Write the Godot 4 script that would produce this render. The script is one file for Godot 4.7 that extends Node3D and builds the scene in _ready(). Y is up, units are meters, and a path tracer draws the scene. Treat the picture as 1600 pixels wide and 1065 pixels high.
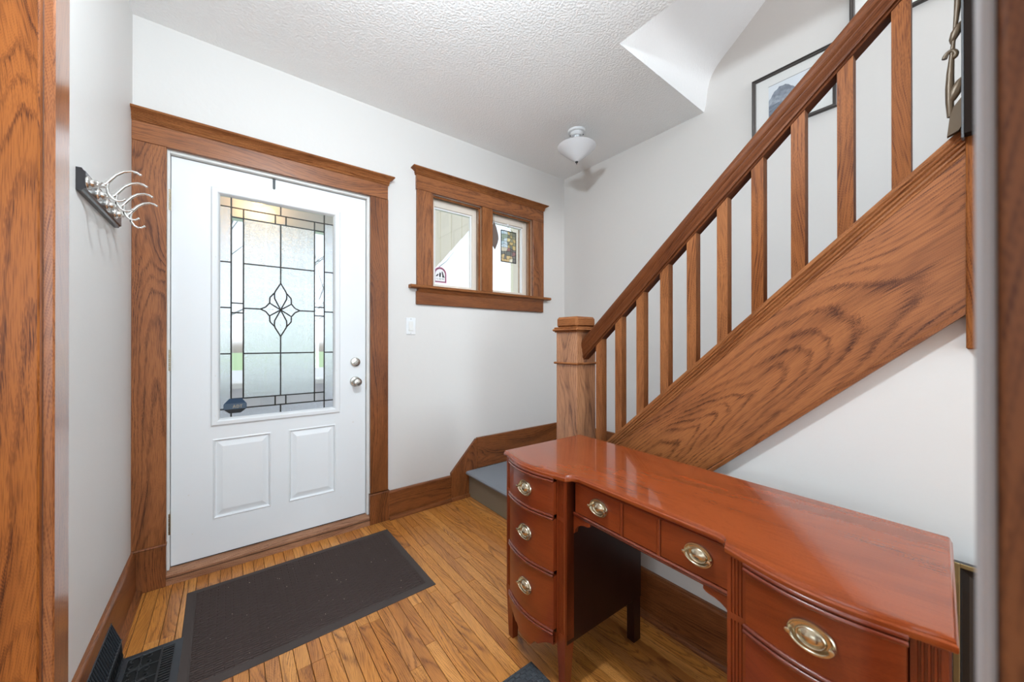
extends Node3D

# ---------------------------------------------------------------- mesh builder
class MB:
	var t := PackedVector3Array()   # three corners per triangle, counter-clockwise seen from outside
	func tri(a: Vector3, b: Vector3, c: Vector3) -> void:
		t.append(a); t.append(b); t.append(c)
	func tro(a: Vector3, b: Vector3, c: Vector3, o: Vector3) -> void:
		if (b - a).cross(c - a).dot(o) < 0.0: tri(a, c, b)
		else: tri(a, b, c)
	func quo(a: Vector3, b: Vector3, c: Vector3, d: Vector3, o: Vector3) -> void:
		tro(a, b, c, o); tro(a, c, d, o)
	func box(c: Vector3, s: Vector3, b := 0.0) -> void:
		var h := s * 0.5
		b = minf(b, minf(h.x, minf(h.y, h.z)) * 0.9)
		var p := func(sg: Vector3, ax: int) -> Vector3:
			var r := Vector3()
			for i in 3: r[i] = sg[i] * (h[i] - (0.0 if i == ax or b == 0.0 else b))
			return c + r
		for ax in 3:
			var u := (ax + 1) % 3
			var v := (ax + 2) % 3
			for sg in [-1.0, 1.0]:
				var q := []
				for k in [[-1.0, -1.0], [1.0, -1.0], [1.0, 1.0], [-1.0, 1.0]]:
					var d := Vector3(); d[ax] = sg; d[u] = k[0]; d[v] = k[1]
					q.append(p.call(d, ax))
				var o := Vector3(); o[ax] = sg
				quo(q[0], q[1], q[2], q[3], o)
			if b > 0.0:
				for su in [-1.0, 1.0]:
					for sv in [-1.0, 1.0]:
						var d0 := Vector3(); d0[ax] = -1.0; d0[u] = su; d0[v] = sv
						var d1 := d0; d1[ax] = 1.0
						var o := Vector3(); o[u] = su; o[v] = sv
						quo(p.call(d0, u), p.call(d1, u), p.call(d1, v), p.call(d0, v), o)
		if b > 0.0:
			for i in 8:
				var d := Vector3(1.0 if i & 1 else -1.0, 1.0 if i & 2 else -1.0, 1.0 if i & 4 else -1.0)
				tro(p.call(d, 0), p.call(d, 1), p.call(d, 2), d)
	func span(x0: float, x1: float, y0: float, y1: float, z0: float, z1: float, b := 0.0) -> void:
		box(Vector3(x0 + x1, y0 + y1, z0 + z1) * 0.5, Vector3(absf(x1 - x0), absf(y1 - y0), absf(z1 - z0)), b)
	# a polygon in (u, v) swept from o along w
	func prism(poly: PackedVector2Array, o: Vector3, u: Vector3, v: Vector3, w: Vector3) -> void:
		var area := 0.0
		for i in poly.size():
			var a := poly[i]; var b := poly[(i + 1) % poly.size()]
			area += a.cross(b)
		var sg := 1.0 if area > 0.0 else -1.0
		for i in poly.size():
			var a := poly[i]; var b := poly[(i + 1) % poly.size()]
			var e := (b - a) * sg
			var A := o + u * a.x + v * a.y; var B := o + u * b.x + v * b.y
			quo(A, B, B + w, A + w, u * e.y - v * e.x)
		var ix := Geometry2D.triangulate_polygon(poly)
		for i in range(0, ix.size(), 3):
			var P := []
			for k in 3: P.append(o + u * poly[ix[i + k]].x + v * poly[ix[i + k]].y)
			tro(P[0], P[1], P[2], -w)
			tro(P[0] + w, P[1] + w, P[2] + w, w)
	# profile of (radius, height), bottom to top on the outside, turned round y
	func lathe(pr: PackedVector2Array, segs: int, xf := Transform3D(), sx := 1.0, sz := 1.0) -> void:
		for i in pr.size() - 1:
			var a := pr[i]; var b := pr[i + 1]
			for k in segs:
				var t0 := TAU * k / segs; var t1 := TAU * (k + 1) / segs; var tm := (t0 + t1) / 2
				var n := xf.basis * Vector3(cos(tm) * (b.y - a.y), a.x - b.x, sin(tm) * (b.y - a.y))
				var A := xf * Vector3(a.x * cos(t0) * sx, a.y, a.x * sin(t0) * sz); var B := xf * Vector3(a.x * cos(t1) * sx, a.y, a.x * sin(t1) * sz)
				var C := xf * Vector3(b.x * cos(t1) * sx, b.y, b.x * sin(t1) * sz); var D := xf * Vector3(b.x * cos(t0) * sx, b.y, b.x * sin(t0) * sz)
				if a.x > 1e-6: tro(A, B, C, n)
				if b.x > 1e-6: tro(A, C, D, n)
	func tube(pts: Array, r, segs := 8, flat := 1.0) -> void:
		var rings := []
		var side := Vector3()
		for i in pts.size():
			var d: Vector3 = (pts[mini(i + 1, pts.size() - 1)] - pts[maxi(i - 1, 0)]).normalized()
			if i == 0:
				side = d.cross(Vector3(0, 0, 1) if absf(d.z) < 0.9 else Vector3(1, 0, 0)).normalized()
			else: side = (side - d * side.dot(d)).normalized()
			var up := d.cross(side)
			var rr: float = r[i] if r is Array else r
			var ring := []
			for k in segs:
				var a := TAU * k / segs
				ring.append(pts[i] + side * cos(a) * rr + up * sin(a) * rr * flat)
			rings.append(ring)
		for i in pts.size() - 1:
			for k in segs:
				var k2 := (k + 1) % segs
				var A: Vector3 = rings[i][k]; var B: Vector3 = rings[i][k2]; var C: Vector3 = rings[i + 1][k2]; var D: Vector3 = rings[i + 1][k]
				var o: Vector3 = (A + B) * 0.5 - pts[i] + (C + D) * 0.5 - pts[i + 1]
				quo(A, B, C, D, o)
		for e in [0, pts.size() - 1]:
			var o: Vector3 = pts[0] - pts[1] if e == 0 else pts[e] - pts[e - 1]
			for k in segs: tro(pts[e], rings[e][k], rings[e][(k + 1) % segs], o)
	# nested rectangles round (cx, cy) in a plane of constant z: rows of (half width, half height, z)
	func loft(cx: float, cy: float, rows: Array, cap := true) -> void:
		for i in rows.size() - 1:
			var a: Vector3 = rows[i]; var b: Vector3 = rows[i + 1]
			for k in 4:
				var s0: Vector2 = [Vector2(-1, -1), Vector2(1, -1), Vector2(1, 1), Vector2(-1, 1)][k]
				var s1: Vector2 = [Vector2(-1, -1), Vector2(1, -1), Vector2(1, 1), Vector2(-1, 1)][(k + 1) % 4]
				quo(Vector3(cx + s0.x * a.x, cy + s0.y * a.y, a.z), Vector3(cx + s1.x * a.x, cy + s1.y * a.y, a.z), Vector3(cx + s1.x * b.x, cy + s1.y * b.y, b.z), Vector3(cx + s0.x * b.x, cy + s0.y * b.y, b.z), Vector3((s0.x + s1.x) * (0.5 if absf(a.x - b.x) < 1e-5 and a.x > 0 else 0.0), 0, 0) + Vector3(0, 0, 1.0 if absf(a.x - b.x) > 1e-5 else 0.0) + Vector3(0, (s0.y + s1.y) * (0.5 if absf(a.x - b.x) < 1e-5 else 0.0), 0))
		if cap:
			var c: Vector3 = rows[-1]
			quo(Vector3(cx - c.x, cy - c.y, c.z), Vector3(cx + c.x, cy - c.y, c.z), Vector3(cx + c.x, cy + c.y, c.z), Vector3(cx - c.x, cy + c.y, c.z), Vector3(0, 0, 1))
	func moved(xf: Transform3D) -> MB:
		var r := MB.new()
		for p in t: r.t.append(xf * p)
		return r
	func add(o: MB) -> void:
		t.append_array(o.t)

const TW := 0.4
const TL := 2.4
const OX := Vector3(1, 0, 0)
const OY := Vector3(0, 1, 0)
const OZ := Vector3(0, 0, 1)
var rng := RandomNumberGenerator.new()
var used := {}
var M := {}

func v2(a: Array) -> PackedVector2Array:
	var r := PackedVector2Array()
	for i in range(0, a.size(), 2): r.append(Vector2(a[i], a[i + 1]))
	return r

# grain: the axis (0 x, 1 y, 2 z) along which wood grain runs; a fixed off places the grain figure
func to_mesh(m: MB, grain := 1, smooth := 35.0, off = null) -> ArrayMesh:
	var n := m.t.size()
	var fn := PackedVector3Array(); fn.resize(n / 3)
	var lo := Vector3(1e9, 1e9, 1e9); var hi := -lo
	var near := {}
	for f in n / 3:
		fn[f] = (m.t[f * 3 + 1] - m.t[f * 3]).cross(m.t[f * 3 + 2] - m.t[f * 3])
	for i in n:
		var p := m.t[i]
		lo = lo.min(p); hi = hi.max(p)
		if smooth > 0.0:
			var k := Vector3i((p * 20000.0).round())
			if not near.has(k): near[k] = PackedInt32Array()
			near[k].append(i / 3)
	var mid := (lo + hi) * 0.5
	var sz := hi - lo
	var cs := cos(deg_to_rad(smooth))
	var slack_v := maxf(0.0, 0.5 - sz[grain] * 0.5 / TL)
	var slack_u := maxf(0.0, 0.5 - maxf(sz[(grain + 1) % 3], sz[(grain + 2) % 3]) * 0.5 / TW)
	var o := Vector2(0.5 + rng.randf_range(-slack_u, slack_u), 0.5 + rng.randf_range(-slack_v, slack_v))
	if off != null: o = off
	var V := PackedVector3Array(); var N := PackedVector3Array(); var U := PackedVector2Array()
	V.resize(n); N.resize(n); U.resize(n)
	for f in n / 3:
		var g := fn[f].normalized()
		var ag := g.abs()
		var ax := 0 if ag.x >= ag.y and ag.x >= ag.z else (1 if ag.y >= ag.z else 2)
		var ac := 3 - ax - grain
		if ax == grain: ac = (grain + 1) % 3
		var al := grain if ax != grain else (grain + 2) % 3
		for k in 3:
			var i := f * 3 + k
			var w: int = f * 3 + [0, 2, 1][k]
			var p := m.t[i]
			var nn := g
			if smooth > 0.0:
				var s := Vector3()
				for q in near[Vector3i((p * 20000.0).round())]:
					if fn[q].normalized().dot(g) > cs: s += fn[q]
				if s.length_squared() > 0.0: nn = s.normalized()
			V[w] = p; N[w] = nn
			U[w] = Vector2((p[ac] - mid[ac]) / TW + o.x, (p[al] - mid[al]) / TL + o.y)
	var a := []
	a.resize(Mesh.ARRAY_MAX)
	a[Mesh.ARRAY_VERTEX] = V; a[Mesh.ARRAY_NORMAL] = N; a[Mesh.ARRAY_TEX_UV] = U
	var r := ArrayMesh.new()
	r.add_surface_from_arrays(Mesh.PRIMITIVE_TRIANGLES, a)
	return r

func numbered(called: String) -> String:
	used[called] = used.get(called, -1) + 1
	return called if used[called] == 0 else "%s_%03d" % [called, used[called]]

func put(called: String, m, mat: Material, parent: Node = null, grain := 1, smooth := 35.0, off = null) -> MeshInstance3D:
	var o := MeshInstance3D.new()
	o.mesh = m if m is Mesh else to_mesh(m, grain, smooth, off)
	o.material_override = mat
	if parent == null:
		o.name = numbered(called)
		add_child(o)
	else:
		o.name = called
		parent.add_child(o, true)
	return o

func thing(called: String, label: String, category: String, at := Vector3.ZERO, group := "") -> Node3D:
	var o := Node3D.new()
	o.name = numbered(called)
	add_child(o)
	o.position = at
	tag(o, label, category, group)
	return o

func tag(o: Node, label: String, category: String, group := "") -> void:
	o.set_meta("label", label)
	o.set_meta("category", category)
	if group: o.set_meta("group", group)

func struct(o: Node, label := "") -> Node:
	o.set_meta("kind", "structure")
	if label: o.set_meta("label", label)
	return o

func shell(called: String, label: String, category := "trim") -> Node3D:
	var o := Node3D.new()
	o.name = called
	add_child(o)
	o.set_meta("kind", "structure")
	o.set_meta("label", label)
	o.set_meta("category", category)
	return o

func sbox(called: String, mat: Material, spans: Array, label := "", category := "wall") -> MeshInstance3D:
	var m := MB.new()
	for s in spans: m.span(s[0], s[1], s[2], s[3], s[4], s[5])
	var o := put(called, m, mat, null, 1, 0.0)
	o.set_meta("kind", "structure")
	o.set_meta("category", category)
	if label: o.set_meta("label", label)
	return o

# ---------------------------------------------------------------- materials
func c8(r: int, g: int, b: int) -> Color:
	return Color(r / 255.0, g / 255.0, b / 255.0)

func mat(col: Color, rough := 0.6, metal := 0.0, spec := 0.5) -> StandardMaterial3D:
	var m := StandardMaterial3D.new()
	m.albedo_color = col; m.roughness = rough; m.metallic = metal; m.metallic_specular = spec
	return m

func noise(seed_: int, freq: float, oct := 1, type := FastNoiseLite.TYPE_SIMPLEX_SMOOTH) -> FastNoiseLite:
	var n := FastNoiseLite.new()
	n.seed = seed_; n.frequency = freq; n.noise_type = type
	n.fractal_type = FastNoiseLite.FRACTAL_FBM if oct > 1 else FastNoiseLite.FRACTAL_NONE
	n.fractal_octaves = oct
	return n

func noise_tex(seed_: int, freq: float, oct: int, size := 512, type := FastNoiseLite.TYPE_SIMPLEX_SMOOTH) -> NoiseTexture2D:
	var t := NoiseTexture2D.new()
	t.width = size; t.height = size; t.seamless = true
	t.noise = noise(seed_, freq, oct, type)
	return t

func bumpy(m: StandardMaterial3D, tex: Texture2D, cm: float, per_metre: float, world := true) -> StandardMaterial3D:
	m.heightmap_enabled = true; m.heightmap_texture = tex; m.heightmap_scale = cm
	m.uv1_triplanar = true; m.uv1_world_triplanar = world
	m.uv1_scale = Vector3.ONE * per_metre
	return m

# plain-sawn wood: growth rings cut at a slant (cathedrals), dark latewood bands with feathered edges, fine pores
func wood_image(w: int, h: int, sd: int, sp: float, figure: float, band_dark: float, pore_dark: float, lo: Color, jag: float) -> ImageTexture:
	var nd := noise(sd, 0.9, 2); var nx := noise(sd + 1, 0.7); var nw := noise(sd + 2, 9.0, 2)
	var np_ := noise(sd + 3, 1.0); var nt := noise(sd + 4, 2.5)
	var by := PackedByteArray(); by.resize(w * h * 3)
	for y in h:
		var v := float(y) / h * TL
		var D := 0.006 + figure * (0.45 + 0.5 * nd.get_noise_2d(3.0, v * 0.9)) + figure * 0.45 * (1.0 + sin(v * 1.7 + sd))
		var xc := 0.09 * nx.get_noise_2d(11.0, v) + 0.02 * sin(v * 3.0)
		for x in w:
			var u := (float(x) / w - 0.5) * TW - xc
			var pore := np_.get_noise_2d(u * 620.0, v * 11.0)
			var tone := nt.get_noise_2d(u * 5.0, v * 0.8)
			var r := sqrt(u * u * 0.9 + D * D) + 0.006 * nw.get_noise_2d(u * 1.2, v * 0.3)
			var ring := r / sp + 1.1 * sin(r * 55.0) + jag * pore
			var f := ring - floorf(ring)
			var band := 0.40 * f * f * (1.0 - smoothstep(0.93, 1.0, f)) + 0.60 * smoothstep(0.70, 0.88, f) * (1.0 - smoothstep(0.90, 1.0, f))
			band *= 0.40 + 0.75 * absf(tone) + 0.35 * np_.get_noise_2d(floorf(ring) * 7.3, v * 0.6)
			var d := clampf(band_dark * band + pore_dark * maxf(0.0, pore - 0.05) + 0.16 * tone, 0.0, 1.0)
			var i := (y * w + x) * 3
			by[i] = int(255.0 * lerpf(1.0, lo.r, d)); by[i + 1] = int(255.0 * lerpf(1.0, lo.g, d)); by[i + 2] = int(255.0 * lerpf(1.0, lo.b, d))
	return ImageTexture.create_from_image(Image.create_from_data(w, h, false, Image.FORMAT_RGB8, by))

func wood(tex: Texture2D, col: Color, rough := 0.38, coat := 0.0, coat_rough := 0.2) -> StandardMaterial3D:
	var m := mat(col, rough, 0.0, 0.4)
	m.albedo_texture = tex
	if coat > 0.0:
		m.clearcoat_enabled = true; m.clearcoat = coat; m.clearcoat_roughness = coat_rough
	return m

func ribbed(bw: int, bh: int, rows: int, cols: int) -> ImageTexture:
	# rows of small raised blocks, staggered from row to row: relief of a moulded carpet mat
	var im := Image.create(bw * cols, bh * rows, false, Image.FORMAT_RGB8)
	var n := noise(77, 0.25, 2)
	for y in bh * rows:
		var r := y / bh
		for x in bw * cols:
			var xx := (x + (bw / 2 if r % 2 else 0)) % bw
			var yy := y % bh
			var e := minf(minf(xx, bw - 1 - xx) / 3.0, minf(yy, bh - 1 - yy) / 3.0)
			var g := clampf(0.15 + 0.6 * minf(e, 1.0) + 0.25 * n.get_noise_2d(x * 2.0, y * 2.0), 0.0, 1.0)
			im.set_pixel(x, y, Color(g, g, g))
	return ImageTexture.create_from_image(im)

func materials() -> void:
	var stip := noise_tex(5, 0.045, 3)
	var fine := noise_tex(6, 0.02, 4)
	M.wall = bumpy(mat(c8(220, 216, 212), 0.55, 0, 0.4), fine, 0.04, 1.6)
	M.ceiling = bumpy(mat(c8(250, 250, 249), 0.8, 0, 0.3), stip, 0.22, 2.6)
	M.soffit = bumpy(mat(c8(232, 232, 232), 0.8, 0, 0.3), stip, 0.12, 2.0)
	M.white = mat(c8(233, 234, 235), 0.35, 0, 0.5)
	M.white_trim = mat(c8(228, 226, 222), 0.4)
	M.cream = mat(c8(226, 214, 200), 0.45)
	var cath := wood_image(512, 2048, 11, 0.0085, 0.065, 0.75, 0.55, c8(104, 82, 72), 0.20)
	var bold := wood_image(512, 2048, 11, 0.0105, 0.12, 0.85, 0.45, c8(104, 82, 72), 0.22)
	var strait := wood_image(384, 1536, 23, 0.0055, 0.04, 0.60, 0.66, c8(120, 96, 84), 0.16)
	var mah := wood_image(384, 1536, 37, 0.022, 0.16, 0.16, 0.22, c8(104, 70, 56), 0.30)
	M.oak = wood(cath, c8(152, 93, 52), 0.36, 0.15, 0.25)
	M.oak_bold = wood(bold, c8(156, 96, 54), 0.36, 0.15)
	M.oak_light = wood(cath, c8(182, 128, 90), 0.34, 0.8, 0.3)  # newel colour lightened for bare worn wood and glare off the door
	M.oak_gloss = wood(strait, c8(160, 98, 56), 0.3, 1.0, 0.18)
	M.oak_plain = wood(strait, c8(152, 96, 56), 0.5, 0.0, 0.25)
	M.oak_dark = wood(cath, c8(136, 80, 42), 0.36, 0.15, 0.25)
	M.oak_dark_plain = wood(strait, c8(136, 80, 42), 0.36, 0.15, 0.25)
	M.oak_warm = wood(cath, c8(156, 90, 38), 0.36, 0.12, 0.2)
	M.oak_post = wood(strait, c8(122, 74, 42), 0.5, 0.0)
	M.oak_rail = wood(strait, c8(104, 58, 30), 0.5, 0.0)
	M.oak_warm_plain = wood(strait, c8(136, 80, 38), 0.5, 0.0)
	for k in ["oak_plain", "oak_rail", "oak_warm_plain"]: M[k].metallic_specular = 0.25
	M.sill = wood(strait, c8(168, 122, 92), 0.5)
	M.mahogany = wood(mah, c8(129, 54, 23), 0.30, 0.5, 0.08)
	M.bead = wood(mah, c8(110, 44, 24), 0.16, 1.0, 0.05)
	M.mahogany_top = wood(mah, c8(144, 65, 28), 0.24, 0.6, 0.04)
	M.mahogany_shade = wood(mah, c8(42, 14, 9), 0.4, 0.2, 0.2)  # kneehole shadow painted into the wood colour, back legs included
	M.floor = []
	for c in [c8(208, 140, 68), c8(198, 130, 60), c8(216, 148, 76), c8(188, 120, 56), c8(204, 134, 62), c8(194, 128, 66)]:
		M.floor.append(wood(strait, c, 0.34, 0.35, 0.2))
		var fm := wood(bold, c, 0.34, 0.35, 0.2)
		fm.uv1_scale = Vector3(1.7, 1.3, 1)
		M.floor.append(fm)
	M.subfloor = mat(c8(52, 30, 16), 0.8)
	M.brass = mat(c8(196, 170, 118), 0.28, 1.0)
	M.brass_old = mat(c8(200, 188, 164), 0.24, 1.0)
	M.nickel = mat(c8(200, 196, 188), 0.22, 1.0)
	M.chrome = mat(c8(222, 220, 216), 0.16, 1.0)
	M.black_gloss = mat(c8(38, 36, 38), 0.25)
	M.iron = mat(c8(30, 31, 33), 0.45, 0.0, 0.5)
	M.iron_edge = mat(c8(44, 48, 53), 0.45)
	M.void = mat(c8(6, 6, 6), 0.9)  # near-black colour standing in for the unlit hollows of the vents
	M.came = mat(c8(40, 38, 36), 0.45, 0.6)
	M.carpet = bumpy(mat(c8(138, 141, 147), 0.95, 0, 0.2), noise_tex(8, 0.12, 2), 0.25, 5.0)
	M.riser = bumpy(mat(c8(134, 120, 100), 0.95, 0, 0.2), noise_tex(8, 0.12, 2), 0.25, 5.0)
	M.mat_pile = bumpy(mat(c8(78, 66, 62), 0.95, 0, 0.2), ribbed(56, 12, 22, 5), 0.9, 3.6)
	M.mat_edge = mat(c8(66, 56, 52), 0.95)
	M.mat_grey = bumpy(mat(c8(74, 76, 80), 0.95, 0, 0.2), ribbed(24, 16, 16, 10), 0.6, 4.0)
	M.frame_dark = mat(c8(66, 60, 57), 0.4)
	M.paper = mat(c8(236, 235, 232), 0.7)
	M.glass = mat(Color(1, 1, 1, 0.04), 0.0)
	M.glass.transparency = BaseMaterial3D.TRANSPARENCY_ALPHA
	M.hammered = textured_glass(noise_tex(31, 0.06, 2), 0.16, 6.0, 0.08, Color(0.97, 0.98, 1.0, 0.04))
	M.frosty = textured_glass(noise_tex(32, 0.045, 3), 0.28, 5.0, 0.14, Color(0.97, 0.99, 1.0, 0.04))
	M.shade = mat(c8(238, 238, 240), 0.25)
	M.shade.backlight_enabled = true; M.shade.backlight = Color(0.5, 0.5, 0.5)
	M.rubber = mat(c8(24, 24, 26), 0.6)

func textured_glass(tex: Texture2D, cm: float, per: float, rough: float, col: Color) -> StandardMaterial3D:
	var m := mat(col, rough)
	m.refraction_enabled = true; m.refraction_scale = 0.05
	return bumpy(m, tex, cm, per)

# ---------------------------------------------------------------- scene
func _ready() -> void:
	rng.seed = 4
	camera_and_light()
	materials()
	room()
	floor_boards()
	door()
	window()
	trims()
	stairs()
	desk()
	small_things()
	outside()

func camera_and_light() -> void:
	var cam := Camera3D.new()
	cam.name = "camera"
	add_child(cam)
	cam.position = Vector3(0.346, 1.177, 2.435)
	cam.rotation_degrees = Vector3(0.1, -37.72, 0)
	var at := CameraAttributesPhysical.new()
	at.frustum_focal_length = 12.0 / tan(deg_to_rad(85.94 / 2))
	at.frustum_focus_distance = 1.7
	at.frustum_near = 0.03
	at.frustum_far = 200.0
	at.exposure_aperture = 3.5
	cam.attributes = at
	cam.fov = 85.94
	cam.near = 0.03
	cam.current = true
	var e := Environment.new()
	e.background_mode = Environment.BG_SKY
	var sky := Sky.new()
	var sm := ProceduralSkyMaterial.new()
	sm.sky_top_color = c8(206, 220, 234); sm.sky_horizon_color = c8(228, 236, 242)
	sm.ground_horizon_color = c8(190, 190, 184); sm.ground_bottom_color = c8(120, 118, 108)
	sm.sky_energy_multiplier = 1.3; sm.sun_angle_max = 0.0
	sky.sky_material = sm
	e.sky = sky
	e.tonemap_mode = Environment.TONE_MAPPER_LINEAR
	e.tonemap_exposure = 1.08
	e.sdfgi_enabled = true; e.ssao_enabled = true; e.ssil_enabled = true
	var we := WorldEnvironment.new()
	we.name = "environment"; we.environment = e
	add_child(we)
	# added area lights standing in for daylight from unseen windows behind and upstairs
	var fill_tint := Color(0.87, 0.95, 1.0)
	area("fill_side", Vector3(-2.74, 1.55, 3.1), -90.0, Vector2(2.5, 1.7), 1.1, fill_tint)
	area("fill_rear", Vector3(-0.65, 1.55, 4.95), 0.0, Vector2(2.1, 1.7), 1.2, fill_tint)
	area("fill_hall", Vector3(1.20, 1.55, 4.95), 0.0, Vector2(0.9, 1.7), 5.2, fill_tint)
	area("fill_upstairs", Vector3(2.40, 3.8, 4.95), 0.0, Vector2(0.7, 1.1), 6.2, Color(0.96, 0.98, 1.0))
	# added lamp, unseen above the frame, standing in for flash bounced off the ceiling
	bounce_lamp(Vector3(0.645, 2.42, 1.76), 0.07, 1.85, "added unseen globe lamp above the frame standing in for bounced flash")

func bounce_lamp(at: Vector3, r: float, energy: float, label: String) -> void:
	var hl := thing("bounce_lamp", label, "lamp", at)
	var m := MB.new()
	var pr := PackedVector2Array()
	for i in 17: pr.append(Vector2(r * sin(PI * i / 16.0), -r * cos(PI * i / 16.0)))
	m.lathe(pr, 24)
	var gm := mat(c8(244, 248, 250), 0.4)
	gm.emission_enabled = true; gm.emission = c8(236, 246, 255); gm.emission_energy_multiplier = 1.5
	put("globe", m, gm, hl)
	m = MB.new(); m.lathe(v2([0.0, r - 0.005, 0.012, r - 0.005, 0.012, H - at.y - 0.03, 0.06, H - at.y - 0.025, 0.06, H - at.y - 0.001, 0, H - at.y - 0.001]), 20)
	put("stem", m, mat(c8(230, 230, 228), 0.4), hl)
	var om := OmniLight3D.new()
	om.name = "bounce_lamp_light"; om.light_color = Color(0.90, 0.96, 1.0); om.light_energy = energy; om.light_size = r * 0.9; om.omni_range = 12.0; om.omni_attenuation = 2.0; om.shadow_enabled = true
	hl.add_child(om)

func area(called: String, at: Vector3, turn: float, size: Vector2, energy: float, col: Color) -> void:
	var l := AreaLight3D.new()
	l.name = called
	l.area_size = size
	l.light_energy = energy; l.light_color = col
	l.shadow_enabled = true
	l.area_range = 12.0
	l.area_attenuation = 2.0
	add_child(l)
	l.position = at
	l.rotation_degrees.y = turn

const H := 2.707
const XR := 2.854

func room() -> void:
	var W = M.wall
	sbox("wall_back", W, [[-0.14, 0.107, 0, H, -0.2, 0], [1.065, 1.50, 0, H, -0.2, 0], [2.455, 3.0, 0, H, -0.2, 0], [0.107, 1.065, 2.112, H, -0.2, 0], [1.50, 2.455, 0, 1.56, -0.2, 0], [1.50, 2.455, 2.24, H, -0.2, 0], [-0.14, 3.0, H, 5.2, -0.2, 0]], "white plaster wall with the front door and twin window")
	sbox("wall_left", W, [[-0.14, -0.012, 0, H, 0, 1.02]], "white plaster wall with the coat hooks")
	sbox("wall_right", W, [[XR, 3.0, 0, 5.2, -0.2, 5.1]], "white stairwell wall with framed pictures")
	# wall below and beyond the stair string
	var m := MB.new()
	m.prism(v2([1.19, 0, 5.0, 0, 5.0, H, 2.415, H, 2.415, 1.28, 1.80, 0.70, 1.19, 0.11]), Vector3(1.785, 0, 0), OZ, OY, Vector3(0.12, 0, 0))
	var o := put("wall_stair", m, W, null, 1, 0.0)
	struct(o, "white wall under the staircase behind the desk"); o.set_meta("category", "wall")
	sbox("wall_stub", W, [[-2.8, 0.010, 0, H, 1.02, 1.13]], "white wall end behind the wooden casing at left")
	sbox("wall_living_side", W, [[-2.95, -2.8, 0, H, 1.02, 1.8], [-2.95, -2.8, 0, H, 4.4, 5.1], [-2.95, -2.8, 0, 0.7, 1.8, 4.4], [-2.95, -2.8, 2.4, H, 1.8, 4.4]], "white wall with a wide unseen window opening added beyond the camera")
	sbox("wall_living_rear", W, [[-2.95, -1.75, 0, H, 5.0, 5.15], [0.45, 0.75, 0, 5.2, 5.0, 5.15], [1.65, 2.05, 0, 5.2, 5.0, 5.15], [0.75, 1.65, 0, 0.7, 5.0, 5.15], [0.75, 1.65, 2.4, 5.2, 5.0, 5.15], [2.75, 3.0, 0, 5.2, 5.0, 5.15], [2.05, 2.75, 0, 3.2, 5.0, 5.15], [2.05, 2.75, 4.4, 5.2, 5.0, 5.15], [-1.75, 0.45, 0, 0.7, 5.0, 5.15], [-1.75, 0.45, 2.4, H, 5.0, 5.15]], "white wall with unseen window openings added behind the camera")
	sbox("ceiling", M.ceiling, [[-2.95, 1.93, H, H + 0.25, -0.02, 5.1], [1.93, XR, H, H + 0.25, -0.02, 1.289]], "white stippled ceiling with the stairwell opening", "ceiling")
	# stairwell above the ceiling: sloping soffit curving out of the header, far wall and lid
	m = MB.new()
	var c := [1.289, H, 1.303, 2.76, 1.312, 2.844, 1.325, 2.895, 1.342, 2.932, 1.366, 2.964, 1.40, 2.997, 1.457, 3.042, 1.552, 3.117, 1.634, 3.186, 3.3, 4.60, 5.0, 4.60, 5.0, 4.9, 3.0, 4.9, 1.0, 3.2, 1.0, H + 0.25, 1.28, H + 0.25]
	m.prism(v2(c), Vector3(1.93, 0, 0), OZ, OY, Vector3(XR - 1.93, 0, 0))
	o = put("ceiling_stairwell", m, M.soffit, null, 1, 30.0)
	struct(o, "white sloping plaster soffit curving up over the stairs"); o.set_meta("category", "ceiling")
	sbox("wall_stairwell", W, [[1.81, 1.93, H + 0.25, 5.0, 1.0, 5.1]])

func floor_boards() -> void:
	var fl := shell("floor", "honey oak strip floor laid toward the front door", "floor")
	var m := MB.new()
	m.span(-2.95, 3.0, -0.3, -0.016, -0.2, 5.1)
	put("subfloor", m, M.subfloor, fl, 2, 0.0)
	m = MB.new()
	m.span(-2.8, 1.785, -0.016, -0.001, 2.452, 5.0)
	m.span(-2.8, -0.012, -0.016, -0.001, 1.13, 2.45)
	put("hall_floor", m, M.floor[0], fl, 2, 0.0)
	var pitch := 0.0455
	var r := RandomNumberGenerator.new(); r.seed = 21
	for k in range(-1, 39):
		var x0 := maxf(0.0395 + pitch * k, -0.012)
		var x1 := minf(0.0395 + pitch * (k + 1), 1.80)
		var z := 0.0
		var first := true
		while z < 2.44:
			var ln := r.randf_range(0.45, 1.5)
			if first: ln = r.randf_range(0.2, 1.2)
			first = false
			var z1 := minf(z + ln, 2.45)
			if z1 > 2.3: z1 = 2.45
			m = MB.new()
			m.span(x0 + 0.0009, x1 - 0.0009, -0.016, r.randf_range(-0.0006, 0.0), z + 0.0006, z1 - 0.0006, 0.0009)
			put("floorboard", m, M.floor[r.randi() % 12], fl, 2, 0.0)
			z = z1

# ---------------------------------------------------------------- front door
func came(parts: Array) -> MB:
	var m := MB.new()
	for p in parts:
		var pts := []
		for i in range(0, p.size(), 2): pts.append(Vector3(p[i], p[i + 1], -0.0415))
		m.tube(pts, 0.0036, 6, 1.0)
	return m

func arc(pts: Array, n := 8) -> Array:
	# smooth curve through flat x, y pairs
	var c := Curve2D.new()
	var q := v2(pts)
	for i in q.size():
		var tn := (q[mini(i + 1, q.size() - 1)] - q[maxi(i - 1, 0)]) * 0.22
		c.add_point(q[i], -tn, tn)
	var r := []
	for i in n + 1:
		var p := c.sample_baked(c.get_baked_length() * i / n)
		r.append(p.x); r.append(p.y)
	return r

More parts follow.
